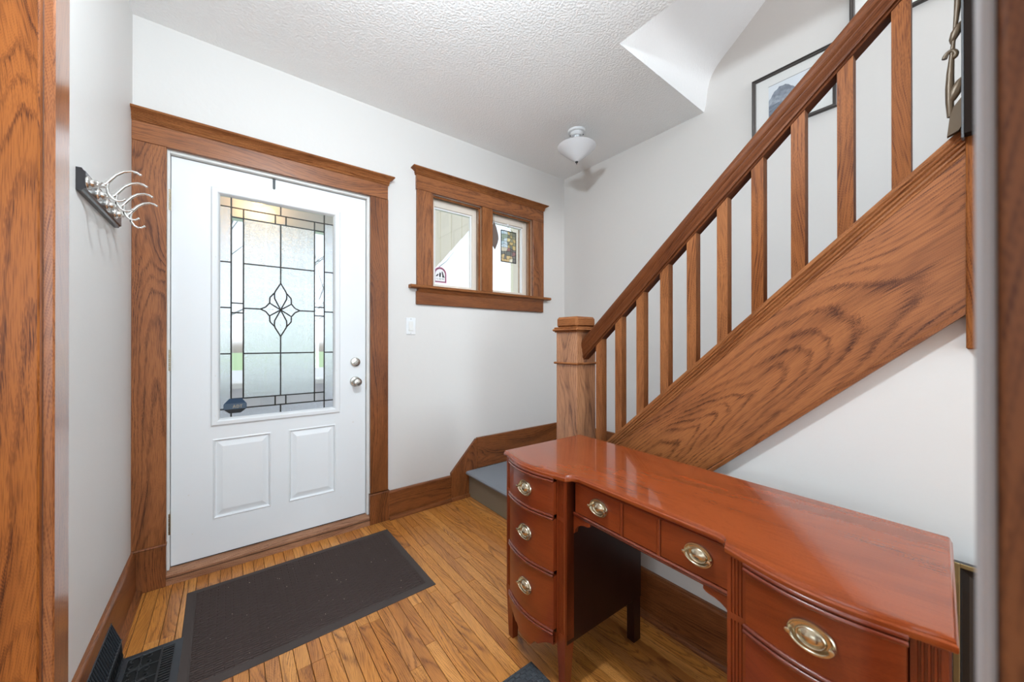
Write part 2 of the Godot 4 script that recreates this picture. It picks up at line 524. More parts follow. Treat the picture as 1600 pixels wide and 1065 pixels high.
func pane(m: MB, poly: Array) -> void:
	m.prism(v2(poly), Vector3(0, 0, -0.0455), OX, OY, Vector3(0, 0, 0.006))

func door() -> void:
	# frame: white jambs behind the casing
	var fr := shell("trim_1", "white painted door jamb inside the oak casing")
	var m := MB.new()
	m.span(0.107, 0.1165, 0.06, 2.112, -0.16, -0.004, 0.002); m.span(0.107, 0.128, 0.06, 2.112, -0.16, -0.08, 0.002)
	put("jamb", m, M.white_trim, fr)
	m = MB.new()
	m.span(1.050, 1.065, 0.06, 2.112, -0.16, -0.004, 0.002); m.span(1.04, 1.065, 0.06, 2.112, -0.16, -0.08, 0.002)
	put("jamb", m, M.white_trim, fr)
	m = MB.new()
	m.span(0.1165, 1.050, 2.0995, 2.112, -0.16, -0.004, 0.002)
	put("head_jamb", m, M.white_trim, fr)
	var d := shell("door_1", "white front door with a leaded glass panel", "door")
	# slab with an opening and two panel recesses
	m = MB.new()
	var f := -0.030; var b := -0.074
	var xs := [0.119, 0.279, 0.535, 0.619, 0.870, 1.047]
	m.span(xs[0], xs[1], 0.066, 2.096, b, f); m.span(xs[4], xs[5], 0.066, 2.096, b, f)
	m.span(xs[1], xs[4], 0.066, 0.249, b, f)
	m.span(xs[1], xs[4], 0.668, 0.76, b, f); m.span(xs[1], xs[4], 1.965, 2.096, b, f)
	m.span(xs[2], xs[3], 0.249, 0.668, b, f)
	m.span(xs[1], 0.30, 0.76, 1.965, b, f)
	for q in [[0.279, 0.535], [0.619, 0.870]]:
		m.span(q[0], q[1], 0.249, 0.668, b, -0.046)
	put("slab", m, M.white, d, 1, 0.0)
	for q in [[0.407, 0.128], [0.7445, 0.1255]]:
		m = MB.new()
		var hw: float = q[1]; var hh := 0.2095
		m.loft(q[0], 0.4585, [Vector3(hw, hh, f), Vector3(hw - 0.006, hh - 0.006, f + 0.003), Vector3(hw - 0.013, hh - 0.013, f - 0.009), Vector3(hw - 0.017, hh - 0.017, f - 0.009), Vector3(hw - 0.040, hh - 0.042, f - 0.001), Vector3(hw - 0.043, hh - 0.045, f - 0.0005)])
		put("raised_panel", m, M.white, d, 1, 0.0)
	# frame round the glass
	m = MB.new()
	m.loft(0.5825, 1.361, [Vector3(0.3115, 0.624, f - 0.002), Vector3(0.3115, 0.624, f + 0.006), Vector3(0.306, 0.6185, f + 0.011), Vector3(0.286, 0.6015, f + 0.012), Vector3(0.2815, 0.597, f + 0.009), Vector3(0.2755, 0.591, f - 0.004), Vector3(0.2735, 0.589, f - 0.018)], false)
	var ring := MB.new()
	put("glazing_frame", m, M.white, d, 1, 0.0)
	m = MB.new()
	for p in [[0.291, 1.62], [0.291, 1.0], [0.291, 0.79], [0.5825, 0.757], [0.874, 1.62], [0.874, 1.0], [0.5825, 1.968]]:
		m.lathe(v2([0.0035, 0, 0.003, 0.0012, 0.0, 0.0016]), 8, Transform3D(Basis(OX, PI / 2), Vector3(p[0], p[1], f + 0.0115)))
	put("screw_plug", m, M.white_trim, d)
	# leaded glass: x and y of the lines
	var L := 0.309; var R := 0.856; var T := 1.950; var B := 0.774
	var a := 0.355; var a2 := 0.408; var e2 := 0.754; var e := 0.807
	var h1 := 1.899; var h2 := 1.848; var h3 := 0.869; var h4 := 0.817
	var cx := 0.5805; var cy := 1.359; var y1 := 1.603; var y2 := 1.112
	var q := 0.026
	var cm := came([[L, h1, R, h1], [L, h4, R, h4], [a, h2, e, h2], [a, h3, e, h3], [a, T, a, B], [e, T, e, B], [a2, h1, a2, h4 + 0.05], [e2, h1, e2, h4], [cx, T, cx, h1], [cx, B, cx, h4], [cx - q, h1, cx - q, h2], [cx + q, h1, cx + q, h2], [cx - q, h3, cx - q, h4], [cx + q, h3, cx + q, h4],
		[L, y1, a, y1], [L, cy, a, cy], [L, y2, a, y2], [e, y1, R, y1], [e, cy, R, cy], [e, y2, R, y2], [a, cy + q, a2, cy + q], [a, cy - q, a2, cy - q], [e2, cy + q, e, cy + q], [e2, cy - q, e, cy - q],
		[a2, y1, e2, y1], [a2, y2, e2, y2], [cx, h2, cx, cy + 0.152], [cx, h3, cx, cy - 0.152], [a2, cy, cx - 0.096, cy], [cx + 0.096, cy, e2, cy]])
	for s in [-1.0, 1.0]:
		for w in [-1.0, 1.0]:
			var pt := func(x: float, y: float) -> Array: return [cx + s * x, cy + w * y]
			cm.add(came([arc(pt.call(0, 0.152) + pt.call(0.030, 0.097) + pt.call(0.030, 0.065) + pt.call(0.0, 0.0), 12), arc(pt.call(0.031, 0.094) + pt.call(0.052, 0.068) + pt.call(0.053, 0.036) + pt.call(0.0, 0.0), 12), arc(pt.call(0.053, 0.037) + pt.call(0.072, 0.012) + pt.call(0.096, 0.0), 8)]))
	put("lead_came", cm, M.came, d)
	var g := [[L, a, h1, T], [a, cx, h1, T], [cx, e, h1, T], [e, R, h1, T], [L, a, y1, h1], [L, a, cy, y1], [L, a, y2, cy], [L, a, h4, y2], [L, a, B, h4], [e, R, y1, h1], [e, R, cy, y1], [e, R, y2, cy], [e, R, h4, y2], [e, R, B, h4], [a, cx, B, h4], [cx, e, B, h4]]
	for p in g:
		m = MB.new(); pane(m, [p[0], p[2], p[1], p[2], p[1], p[3], p[0], p[3]])
		put("hammered_pane", m, M.hammered if p[3] < T - 0.01 else M.glass, d, 1, 0.0)
	for p in [[a, a2, h2, h1], [a2, cx - q, h2, h1], [cx - q, cx + q, h2, h1], [cx + q, e2, h2, h1], [e2, e, h2, h1], [a, a2, h4, h3], [a2, cx - q, h4, h3], [cx - q, cx + q, h4, h3], [cx + q, e2, h4, h3], [e2, e, h4, h3], [a, a2, cy + q, h2], [a, a2, cy - q, cy + q], [a, a2, h3, cy - q], [e2, e, cy + q, h2], [e2, e, cy - q, cy + q], [e2, e, h3, cy - q]]:
		m = MB.new(); m.box(Vector3((p[0] + p[1]) / 2, (p[2] + p[3]) / 2, -0.0425), Vector3(p[1] - p[0], p[3] - p[2], 0.003))
		put("clear_pane", m, M.glass, d, 1, 0.0)
	for s in [-1.0, 1.0]:
		for w in [-1.0, 1.0]:
			var xe := a2 if s < 0 else e2
			m = MB.new()
			var yo := h2 if w > 0 else h3
			var ym := y1 if w > 0 else y2
			pane(m, [xe, ym, cx, ym, cx, yo, xe, yo])
			put("frosted_pane", m, M.frosty, d, 1, 0.0)
			m = MB.new()
			var out := arc([cx, cy + w * 0.152, cx + s * 0.031, cy + w * 0.094, cx + s * 0.052, cy + w * 0.068, cx + s * 0.053, cy + w * 0.037, cx + s * 0.072, cy + w * 0.012, cx + s * 0.096, cy], 14)
			pane(m, [xe, cy, xe, ym, cx, ym] + out)
			put("frosted_pane", m, M.frosty, d, 1, 0.0)
			m = MB.new()
			pane(m, out + [cx, cy])
			put("bevelled_pane", m, M.hammered, d, 1, 0.0)
	# hinges
	for y in [1.873, 1.087, 0.285]:
		m = MB.new()
		for k in 5: m.lathe(v2([0, 0, 0.0055, 0, 0.0055, 0.0195, 0, 0.0195]), 10, Transform3D(Basis(), Vector3(0.1155, y - 0.052 + k * 0.0205, -0.008)))
		m.span(0.1158, 0.1172, y - 0.05, y + 0.05, -0.05, -0.006)
		put("hinge", m, M.brass_old, d)
	# deadbolt and knob
	m = MB.new()
	m.lathe(v2([0.030, 0, 0.030, 0.006, 0.027, 0.012, 0.020, 0.014, 0, 0.014]), 24, Transform3D(Basis(OX, PI / 2), Vector3(0.985, 1.047, f)))
	var db := put("deadbolt", m, M.nickel, d)
	m = MB.new(); m.box(Vector3(0, 0, 0.021), Vector3(0.034, 0.010, 0.012), 0.004)
	put("thumb_turn", m.moved(Transform3D(Basis(OZ, 0.6), Vector3(0.985, 1.047, f))), M.nickel, db)
	m = MB.new()
	m.lathe(v2([0.033, 0, 0.033, 0.004, 0.029, 0.011, 0.014, 0.014, 0.012, 0.028, 0.020, 0.034, 0.0265, 0.046, 0.026, 0.056, 0.019, 0.064, 0.0, 0.066]), 28, Transform3D(Basis(OX, PI / 2), Vector3(0.985, 0.922, f)))
	var kn := put("door_knob", m, M.nickel, d)
	m = MB.new(); m.box(Vector3(0.985, 0.922, f + 0.068), Vector3(0.016, 0.005, 0.005), 0.002)
	put("lock_button", m, M.nickel, kn)
	m = MB.new(); m.span(1.0475, 1.0497, 0.87, 0.95, -0.05, -0.028)
	put("latch_plate", m, M.brass_old, d)
	# small dents and marks on the slab
	m = MB.new()
	for p in [[0.185, 0.40, 0.004], [0.20, 0.20, 0.0035], [0.972, 0.665, 0.006], [0.90, 0.205, 0.003]]:
		m.lathe(v2([p[2], 0, 0, 0.0008]), 8, Transform3D(Basis(OX, PI / 2), Vector3(p[0], p[1], f)))
	put("scuff", m, M.white_trim, d)
	# wreath hook over the top edge
	m = MB.new()
	m.span(0.5405, 0.5535, 2.045, 2.098, f + 0.0005, f + 0.004, 0.001); m.span(0.5405, 0.5535, 2.0965, 2.0985, b, f + 0.004)
	m.lathe(v2([0.0065, 0, 0.0065, 0.0035, 0, 0.0035]), 14, Transform3D(Basis(OX, PI / 2), Vector3(0.547, 2.045, f + 0.0005)))
	tag(put("wreath_hook", m, M.iron, null), "small dark metal hook hanging over the top of the white door", "hook")
	# octagonal alarm sticker in the lower left of the glass
	var st := thing("alarm_sticker", "blue octagonal alarm sticker in the bottom left of the door glass", "sticker")
	m = MB.new()
	var oc := []
	for p in [[-0.05, -0.012], [-0.026, -0.036], [0.024, -0.036], [0.05, -0.012], [0.05, 0.012], [0.028, 0.042], [-0.026, 0.042], [-0.05, 0.014]]: oc += [0.373 + p[0], 0.829 + p[1]]
	m.prism(v2(oc), Vector3(0, 0, -0.0375), OX, OY, Vector3(0, 0, 0.0008))
	put("backing", m, mat(c8(14, 52, 82), 0.35), st, 1, 0.0)
	m = MB.new(); m.span(0.325, 0.421, 0.815, 0.845, -0.0367, -0.0362)
	put("band", m, mat(c8(64, 82, 100), 0.4), st, 1, 0.0)
	m = MB.new(); m.prism(v2([0.3235, 0.8145, 0.347, 0.7935, 0.397, 0.7935, 0.4225, 0.8145]), Vector3(0, 0, -0.0367), OX, OY, Vector3(0, 0, 0.0005))
	put("base_band", m, M.rubber, st, 1, 0.0)
	put_text("lettering", "ADT", 0.019, Vector3(0.383, 0.828, -0.0361), Basis(), mat(c8(150, 138, 118), 0.5), st)
	# oak casing
	var cs := shell("trim_2", "wide oak casing with moulded head round the front door")
	m = MB.new(); m.span(-0.012, 0.107, 0.205, 2.115, 0, 0.021, 0.002)
	put("casing_board", m, M.oak, cs, 1, 35.0, Vector2(0.5, 0.45))
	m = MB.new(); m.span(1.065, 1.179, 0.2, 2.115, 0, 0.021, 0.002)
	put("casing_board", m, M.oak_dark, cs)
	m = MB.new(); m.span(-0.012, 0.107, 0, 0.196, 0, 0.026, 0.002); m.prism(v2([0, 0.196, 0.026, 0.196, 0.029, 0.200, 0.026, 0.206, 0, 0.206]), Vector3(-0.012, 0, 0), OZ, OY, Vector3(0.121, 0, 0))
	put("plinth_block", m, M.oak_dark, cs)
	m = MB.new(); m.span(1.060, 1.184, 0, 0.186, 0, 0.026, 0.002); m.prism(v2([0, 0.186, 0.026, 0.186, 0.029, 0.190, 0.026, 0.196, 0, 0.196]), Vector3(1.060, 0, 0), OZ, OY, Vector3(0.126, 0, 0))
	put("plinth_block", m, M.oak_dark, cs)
	m = MB.new(); m.span(-0.012, 1.176, 2.1155, 2.214, 0, 0.023, 0.001)
	put("head_board", m, M.oak, cs, 0)
	head_cap(cs, -0.012, 1.176, 2.206, 0.057, false, true, 0.036)
	# threshold
	var th := MB.new()
	th.prism(v2([-0.16, 0.0, 0.022, 0.0, 0.024, 0.030, -0.16, 0.030]), Vector3(0.107, 0, 0), OZ, OY, Vector3(0.953, 0, 0))
	th.prism(v2([-0.16, 0.0305, 0.012, 0.0305, 0.020, 0.036, 0.020, 0.046, 0.008, 0.056, -0.03, 0.060, -0.16, 0.060]), Vector3(0.107, 0, 0), OZ, OY, Vector3(0.953, 0, 0))
	struct(put("trim_3", th, M.sill, null, 0), "worn wooden threshold under the front door").set_meta("category", "threshold")
	M.rubber_strip = M.rubber
	m = MB.new(); m.span(0.120, 1.046, 0.0605, 0.0655, -0.07, -0.034)
	put("door_sweep", m, M.rubber, d, 0)

# moulded cap over a door or window head: beads, cove and lip swept along x, mitred back at free ends
func head_cap(parent: Node, x0: float, x1: float, y: float, h: float, left: bool, right: bool, out: float) -> void:
	var pr := [[0.023, 0.0], [0.027, 0.0], [0.030, 0.10], [0.0275, 0.19], [0.030, 0.22], [0.0335, 0.32], [0.030, 0.42], [0.032, 0.46], [0.034, 0.52], [0.042, 0.66], [0.052, 0.76], [0.056, 0.80], [0.058, 0.88], [0.056, 0.97], [0.052, 1.0]]
	var m := MB.new()
	for i in pr.size() - 1:
		var a: Array = pr[i]; var b: Array = pr[i + 1]
		var za: float = 0.023 + (a[0] - 0.023) * out / 0.035; var zb: float = 0.023 + (b[0] - 0.023) * out / 0.035
		var ya: float = y + a[1] * h; var yb: float = y + b[1] * h
		var la := x0 - ((za - 0.023) if left else 0.0); var lb := x0 - ((zb - 0.023) if left else 0.0)
		var ra := x1 + ((za - 0.023) if right else 0.0); var rb := x1 + ((zb - 0.023) if right else 0.0)
		var n := Vector3(0, za - zb, yb - ya)
		m.quo(Vector3(la, ya, za), Vector3(ra, ya, za), Vector3(rb, yb, zb), Vector3(lb, yb, zb), n)
		m.quo(Vector3(ra, ya, 0), Vector3(ra, ya, za), Vector3(rb, yb, zb), Vector3(rb, yb, 0), Vector3(yb - ya, za - zb, 0))
		m.quo(Vector3(la, ya, 0), Vector3(la, ya, za), Vector3(lb, yb, zb), Vector3(lb, yb, 0), Vector3(ya - yb, za - zb, 0))
	var zt: float = 0.023 + (0.052 - 0.023) * out / 0.035
	var ex := zt - 0.023
	m.quo(Vector3(x0 - (ex if left else 0.0), y + h, 0), Vector3(x1 + (ex if right else 0.0), y + h, 0), Vector3(x1 + (ex if right else 0.0), y + h, zt), Vector3(x0 - (ex if left else 0.0), y + h, zt), OY)
	m.quo(Vector3(x0, y, 0), Vector3(x1, y, 0), Vector3(x1, y, 0.023), Vector3(x0, y, 0.023), -OY)
	put("cap_moulding", m, M.oak_plain, parent, 0, 30.0)

func put_text(called: String, s: String, size: float, at: Vector3, b: Basis, m: Material, parent: Node) -> MeshInstance3D:
	var tm := TextMesh.new()
	var f := SystemFont.new(); f.font_names = PackedStringArray(["Droid Sans"]); f.font_weight = 700
	tm.font = f
	tm.text = s; tm.font_size = 64; tm.pixel_size = size / 64.0 * 1.2; tm.depth = 0.0006; tm.curve_step = 2.0
	var o := put(called, tm, m, parent)
	o.transform = Transform3D(b, at)
	return o

# ---------------------------------------------------------------- twin window
func window() -> void:
	var w := shell("window_1", "twin casement window in a stained oak frame", "window")
	var m: MB
	for x in [[1.380, 1.502], [2.446, 2.573]]:
		m = MB.new(); m.span(x[0], x[1], 1.572, 2.240, 0, 0.021, 0.002)
		put("casing_board", m, M.oak, w)
	m = MB.new(); m.span(1.924, 2.022, 1.572, 2.240, -0.004, 0.018, 0.003)
	put("mullion_board", m, M.oak_plain, w)
	m = MB.new(); m.span(1.376, 2.570, 2.240, 2.345, 0, 0.023, 0.001)
	put("head_board", m, M.oak, w, 0)
	head_cap(w, 1.376, 2.570, 2.340, 0.05, true, true, 0.035)
	m = MB.new()
	m.prism(v2([-0.10, 1.548, 0.045, 1.548, 0.053, 1.554, 0.053, 1.564, 0.045, 1.571, -0.10, 1.571]), Vector3(1.325, 0, 0), OZ, OY, Vector3(1.31, 0, 0))
	put("stool", m, M.oak_plain, w, 0)
	m = MB.new(); m.span(1.376, 2.570, 1.438, 1.53, 0, 0.020, 0.003); m.prism(v2([0, 1.522, 0.022, 1.522, 0.026, 1.53, 0.032, 1.537, 0.036, 1.548, 0, 1.548]), Vector3(1.385, 0, 0), OZ, OY, Vector3(1.176, 0, 0))
	put("apron", m, M.oak_dark_plain, w, 0)
	var bounds := [[1.502, 1.924], [2.022, 2.446]]
	for q in bounds:
		var x0: float = q[0]; var x1: float = q[1]
		# reveal boards: pale worn wood
		m = MB.new()
		m.span(x0 - 0.03, x0 - 0.001, 1.56, 2.25, -0.19, -0.001); m.span(x1 + 0.001, x1 + 0.03, 1.56, 2.25, -0.19, -0.001); m.span(x0, x1, 2.241, 2.27, -0.19, -0.001)
		put("reveal", m, wood_pale(), w)
		m = MB.new()
		m.span(x1 - 0.013, x1, 1.571, 2.24, -0.030, -0.016, 0.002); m.span(x0, x1, 2.226, 2.24, -0.030, -0.016, 0.002); m.span(x0, x0 + 0.013, 1.571, 2.24, -0.030, -0.016, 0.002)
		put("stop_bead", m, M.oak_plain, w)
		# sash
		m = MB.new()
		var sx0 := x0 + 0.006; var sx1 := x1 - 0.006; var y0 := 1.574; var y1 := 2.234
		m.span(sx0, sx0 + 0.042, y0, y1, -0.10, -0.062, 0.003); m.span(sx1 - 0.042, sx1, y0, y1, -0.10, -0.062, 0.003)
		m.span(sx0 + 0.04, sx1 - 0.04, y1 - 0.055, y1, -0.10, -0.062, 0.003); m.span(sx0 + 0.04, sx1 - 0.04, y0, y0 + 0.03, -0.10, -0.062, 0.003)
		var sash := put("sash", m, M.cream, w, 1, 0.0)
		m = MB.new()
		m.span(sx0 + 0.04, sx0 + 0.054, y0 + 0.03, y1 - 0.055, -0.096, -0.072, 0.003); m.span(sx1 - 0.054, sx1 - 0.04, y0 + 0.03, y1 - 0.055, -0.096, -0.072, 0.003); m.span(sx0 + 0.05, sx1 - 0.05, y1 - 0.067, y1 - 0.053, -0.096, -0.072, 0.003)
		put("glazing_bead", m, M.white, sash, 1, 0.0)
		m = MB.new(); m.span(sx0 + 0.04, sx1 - 0.04, y0 + 0.028, y1 - 0.053, -0.088, -0.084)
		put("pane", m, M.glass, sash, 1, 0.0)
	# casement catch on the mullion side of the left light
	m = MB.new()
	var poly := []
	for k in 13: poly += [0.010 * cos(PI * k / 12 + PI), -0.04 + 0.010 * sin(PI * k / 12 + PI)]
	poly += [0.008, 0.05, -0.008, 0.05]
	m.prism(v2(poly), Vector3(1.9235, 2.165, -0.035), OZ, OY, Vector3(-0.006, 0, 0))
	put("catch", m, M.cream, w)

func wood_pale() -> Material:
	if not M.has("pale"):
		M.pale = M.oak_plain.duplicate()
		M.pale.albedo_color = c8(212, 178, 150)
	return M.pale

# ---------------------------------------------------------------- baseboards and other trim
func base_profile(t: float, h: float) -> PackedVector2Array:
	return v2([0, 0, t + 0.022, 0, t + 0.021, 0.009, t + 0.016, 0.017, t, 0.022, t, h - 0.014, t - 0.004, h - 0.004, t - 0.009, h, 0, h])

func trims() -> void:
	var m := MB.new()
	m.prism(base_profile(0.018, 0.20), Vector3(-0.012, 0, 0.02), OX, OY, Vector3(0, 0, 1.0))
	struct(put("baseboard_left", m, M.oak_dark_plain, null, 2), "brown oak baseboard along the wall with coat hooks").set_meta("category", "baseboard")
	var o: Node
	var bb := shell("baseboard_back", "oak baseboard right of the door stepping up to the landing", "baseboard")
	m = MB.new()
	m.prism(base_profile(0.021, 0.184), Vector3(1.1845, 0, 0), OZ, OY, Vector3(0.461, 0, 0))
	put("board", m, M.oak_dark, bb, 0)
	m = MB.new()
	m.prism(v2([1.647, 0, 1.799, 0, 1.799, 0.18, 1.8685, 0.18, 1.8685, 0.424, 1.861, 0.424, 1.647, 0.202]), Vector3(0, 0, 0), OX, OY, Vector3(0, 0, 0.021))
	m.prism(v2([0, 0, 0.043, 0, 0.042, 0.009, 0.037, 0.017, 0.021, 0.022, 0, 0.022]), Vector3(1.6465, 0, 0), OZ, OY, Vector3(0.15, 0, 0))
	put("riser_board", m, M.oak_dark, bb, 1)
	m = MB.new()
	m.span(1.8705, XR - 0.001, 0.193, 0.430, 0, 0.0205, 0.003)
	put("landing_board", m, M.oak_dark, bb, 0)
	m = MB.new()
	m.span(XR - 0.021, XR, 0.193, 0.430, 0.0215, 1.0, 0.003)
	m.prism(v2([1.0, 0.193, 2.5, 1.62, 2.5, 1.87, 1.0, 0.43]), Vector3(XR - 0.021, 0, 0), OZ, OY, Vector3(0.021, 0, 0))
	o = put("baseboard_right", m, M.oak_dark, null, 2)
	struct(o, "oak skirting following the stairs along the far wall"); o.set_meta("category", "baseboard")
	m = MB.new()
	m.prism(base_profile(0.022, 0.19), Vector3(1.785, 0, 1.14), -OX, OY, Vector3(0, 0, 1.9))
	o = put("baseboard_stair", m, M.oak_dark_plain, null, 2)
	struct(o, "dark oak baseboard on the wall behind the desk"); o.set_meta("category", "baseboard")
	# cased wall end at the left edge of the view
	var c := shell("trim_4", "oak cased wall end at the left edge")
	m = MB.new(); m.span(0.011, 0.030, 0, H - 0.001, 1.033, 1.131, 0.003)
	put("jamb_board", m, M.oak_gloss, c)
	m = MB.new(); m.span(-0.165, 0.0125, 0, H - 0.001, 1.130, 1.150, 0.003)
	put("casing_board", m, M.oak_warm, c, 1, 35.0, Vector2(0.36, 0.42))
	# post close to the lens at the right edge
	var pts := []
	for k in 7: pts += [0.634 - 0.004 * sin(PI / 2 * k / 6), 2.4425 - 0.004 * cos(PI / 2 * k / 6)]
	pts += [0.630, 2.56, 0.76, 2.56, 0.76, 2.4385]
	m = MB.new()
	m.prism(v2(pts), Vector3(0, 0, 0), OX, OZ, Vector3(0, H - 0.001, 0))
	o = put("trim_5", m, M.oak_post, null, 1, 40.0)
	struct(o, "rounded oak door post close to the camera at the right edge"); o.set_meta("category", "trim")
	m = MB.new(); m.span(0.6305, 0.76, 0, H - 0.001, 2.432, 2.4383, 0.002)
	o = put("trim_8", m, mat(c8(156, 151, 151), 0.5), null)  # varnish glare on the post edge, painted as a pale grey strip
	struct(o, "pale grey strip standing in for varnish glare on the near door post"); o.set_meta("category", "trim")
	m = MB.new(); m.span(1.752, 1.785, 1.159, H - 0.001, 2.407, 2.436, 0.003)
	o = put("trim_6", m, M.oak_warm_plain, null)
	struct(o, "narrow oak strip ending the stair string at the wall"); o.set_meta("category", "trim")

# ---------------------------------------------------------------- stairs
func stairs() -> void:
	var s := thing("staircase", "oak staircase with a carved-grain side string and grey carpeted steps", "staircase")
	var m := MB.new()
	# carpeted landing with a rolled nosing
	m.prism(v2([XR - 0.022, 0.165, XR - 0.022, 0.192, 1.785, 0.192, 1.774, 0.189, 1.769, 0.180, 1.772, 0.170, 1.782, 0.165]), Vector3(0, 0, 0.0215), OX, OY, Vector3(0, 0, 1.019))
	m.span(1.867, XR - 0.022, 0.165, 0.192, 1.0405, 1.13)
	put("landing_carpet", m, M.carpet, s)
	m = MB.new(); m.span(1.80, XR - 0.022, 0.0002, 0.1648, 0.0215, 1.0405); m.span(1.867, XR - 0.022, 0.0002, 0.1648, 0.0215, 1.13)
	put("landing_riser", m, M.riser, s)
	for k in 10:
		var z := 1.131 + k * 0.2035; var y := 0.192 + k * 0.19
		m = MB.new()
		m.prism(v2([z, y, z, y + 0.165, z - 0.018, y + 0.168, z - 0.024, y + 0.178, z - 0.018, y + 0.19, z + 0.2034, y + 0.19, z + 0.2034, y]), Vector3(1.91, 0, 0), OZ, OY, Vector3(XR - 0.022 - 1.91, 0, 0))
		put("carpeted_step", m, M.carpet, s)
	# string: a wide board laid on the slope, grain along it
	var sl := 0.934
	var th := atan(sl)
	var cs := cos(th)
	# board outline in (z, y)
	m = MB.new()
	var zt := func(z: float) -> float: return 0.934 * z - 0.549 - 0.052
	var zb := func(z: float) -> float: return 0.928 * z - 0.982
	# built along its own z axis so that the grain follows the slope
	var back := Transform3D(Basis(OX, -th), Vector3(0, 1.05, 1.78)).affine_inverse()
	var poly := []
	for p in [[1.188, 0.0], [1.188, zt.call(1.188)], [2.4065, zt.call(2.4065)], [2.4065, zb.call(2.4065)], [1.20, zb.call(1.20)]]:
		var l := back * Vector3(0, maxf(p[1], 0.16), p[0])
		poly += [l.z, l.y]
	m.prism(v2(poly), Vector3(1.765, 0, 0), OZ, OY, Vector3(0.019, 0, 0))
	var o := put("string_board", m, M.oak_bold, s, 2, 35.0, Vector2(0.56, 0.36))
	o.transform = back.affine_inverse()
	# bottom bead where the board meets the plaster
	m = MB.new()
	for p in [[1.22, 2.4065]]:
		var l0 := back * Vector3(0, zb.call(p[0]), p[0]); var l1 := back * Vector3(0, zb.call(p[1]), p[1])
		m.prism(v2([1.758, -0.006, 1.7845, -0.006, 1.7845, 0.008, 1.763, 0.008, 1.758, 0.003]), l0, OX, OY, l1 - l0)
	plumb(m, back.affine_inverse(), th, 1.22, 2.4065)
	o = put("string_bead", m, M.oak_dark_plain, s, 2)
	o.transform = back.affine_inverse()
	# moulded cap on the string
	m = MB.new()
	var c0 := back * Vector3(0, 0.934 * 1.205 - 0.549, 1.205); var c1 := back * Vector3(0, 0.934 * 2.4065 - 0.549, 2.4065)
	m.prism(v2([1.748, 0.0, 1.748, -0.010, 1.752, -0.014, 1.752, -0.018, 1.757, -0.020, 1.757, -0.028, 1.7615, -0.031, 1.7605, -0.037, 1.7635, -0.041, 1.7635, -0.046, 1.8, -0.046, 1.8, -0.02, 1.832, -0.02, 1.832, -0.004, 1.828, 0.0]), c0, OX, OY, c1 - c0)
	plumb(m, back.affine_inverse(), th, 1.188, 2.4065)
	o = put("string_cap", m, M.oak_plain, s, 2, 30.0)
	o.transform = back.affine_inverse()

	var r := thing("stair_railing", "oak stair railing with square newel post and plain square balusters", "railing")
	# newel
	m = MB.new(); m.span(1.72, 1.865, 0, 1.25, 1.042, 1.187, 0.003)
	var nw := put("newel_post", m, M.oak_light, r, 1, 35.0, Vector2(0.42, 0.60))
	m = MB.new()
	m.span(1.713, 1.872, 1.225, 1.231, 1.035, 1.194, 0.002); m.span(1.703, 1.882, 1.231, 1.244, 1.025, 1.204, 0.006); m.span(1.711, 1.874, 1.244, 1.252, 1.033, 1.196, 0.003)
	put("cap_moulding", m, M.oak_plain, nw, 0)
	m = MB.new(); m.span(1.719, 1.866, 1.250, 1.305, 1.041, 1.188, 0.011)
	put("cap_block", m, M.oak_plain, nw, 0, 20.0)
	m = MB.new(); m.span(1.708, 1.877, 1.060, 1.071, 1.030, 1.199, 0.005)
	put("collar", m, M.oak_plain, nw, 0)
	# handrail
	var tr := atan(0.905)
	var rb := Transform3D(Basis(OX, -tr), Vector3(0, 1.66, 1.8))
	var ri := rb.affine_inverse()
	var r0 := ri * Vector3(0, 0.905 * 1.16 + 0.012, 1.16); var r1 := ri * Vector3(0, 0.905 * 2.60 + 0.012, 2.60)
	m = MB.new()
	var pf := []
	var half := [[0.0, 0.0], [0.020, 0.0], [0.022, 0.006], [0.027, 0.008], [0.027, 0.014], [0.025, 0.018], [0.0275, 0.026], [0.031, 0.034], [0.0305, 0.038], [0.034, 0.043], [0.0365, 0.052], [0.036, 0.062], [0.031, 0.072], [0.020, 0.079], [0.0, 0.082]]
	for q in half: pf += [1.790 + q[0], q[1]]
	for k in range(half.size() - 2, 0, -1): pf += [1.790 - half[k][0], half[k][1]]
	m.prism(v2(pf), r0, OX, OY, r1 - r0)
	# cut the low end plumb against the newel, the high end at the wall
	for i in m.t.size():
		var p := rb * m.t[i]
		var d := OZ.rotated(OX, -tr)
		if p.z < 1.5: p += d * ((1.187 - p.z) / d.z)
		else: p += d * ((2.412 - p.z) / d.z)
		m.t[i] = ri * p
	o = put("handrail", m, M.oak_rail, r, 2, 40.0)
	o.transform = rb
	# fillets between the balusters and balusters themselves
	for k in 10:
		var zc := 1.2835 + k * 0.1127
		var hb := 0.018
		m = MB.new()
		var tz := func(z: float) -> float: return 0.905 * z + 0.022
		var bz := func(z: float) -> float: return 0.934 * z - 0.5485
		m.prism(v2([zc - hb, bz.call(zc - hb), zc + hb, bz.call(zc + hb), zc + hb, tz.call(zc + hb), zc - hb, tz.call(zc - hb)]), Vector3(1.772, 0, 0), OZ, OY, Vector3(0.036, 0, 0))
		put("baluster", m, M.oak_plain if k < 6 else M.oak_warm_plain, r, 1, 0.0)

# cut the two ends of a sloping piece plumb at z0 and z1
func plumb(m: MB, xf: Transform3D, th: float, z0: float, z1: float) -> void:
	var d := OZ.rotated(OX, -th)
	var inv := xf.affine_inverse()
	for i in m.t.size():
		var p := xf * m.t[i]
		p += d * (((z0 if p.z < (z0 + z1) / 2 else z1) - p.z) / d.z)
		m.t[i] = inv * p

# ---------------------------------------------------------------- desk
func bow(s: float) -> float:
	# front line of a pedestal (depth t), s measured along the pedestal from 0 to 1
	return -0.036 * sin(PI * clampf(s, 0, 1))

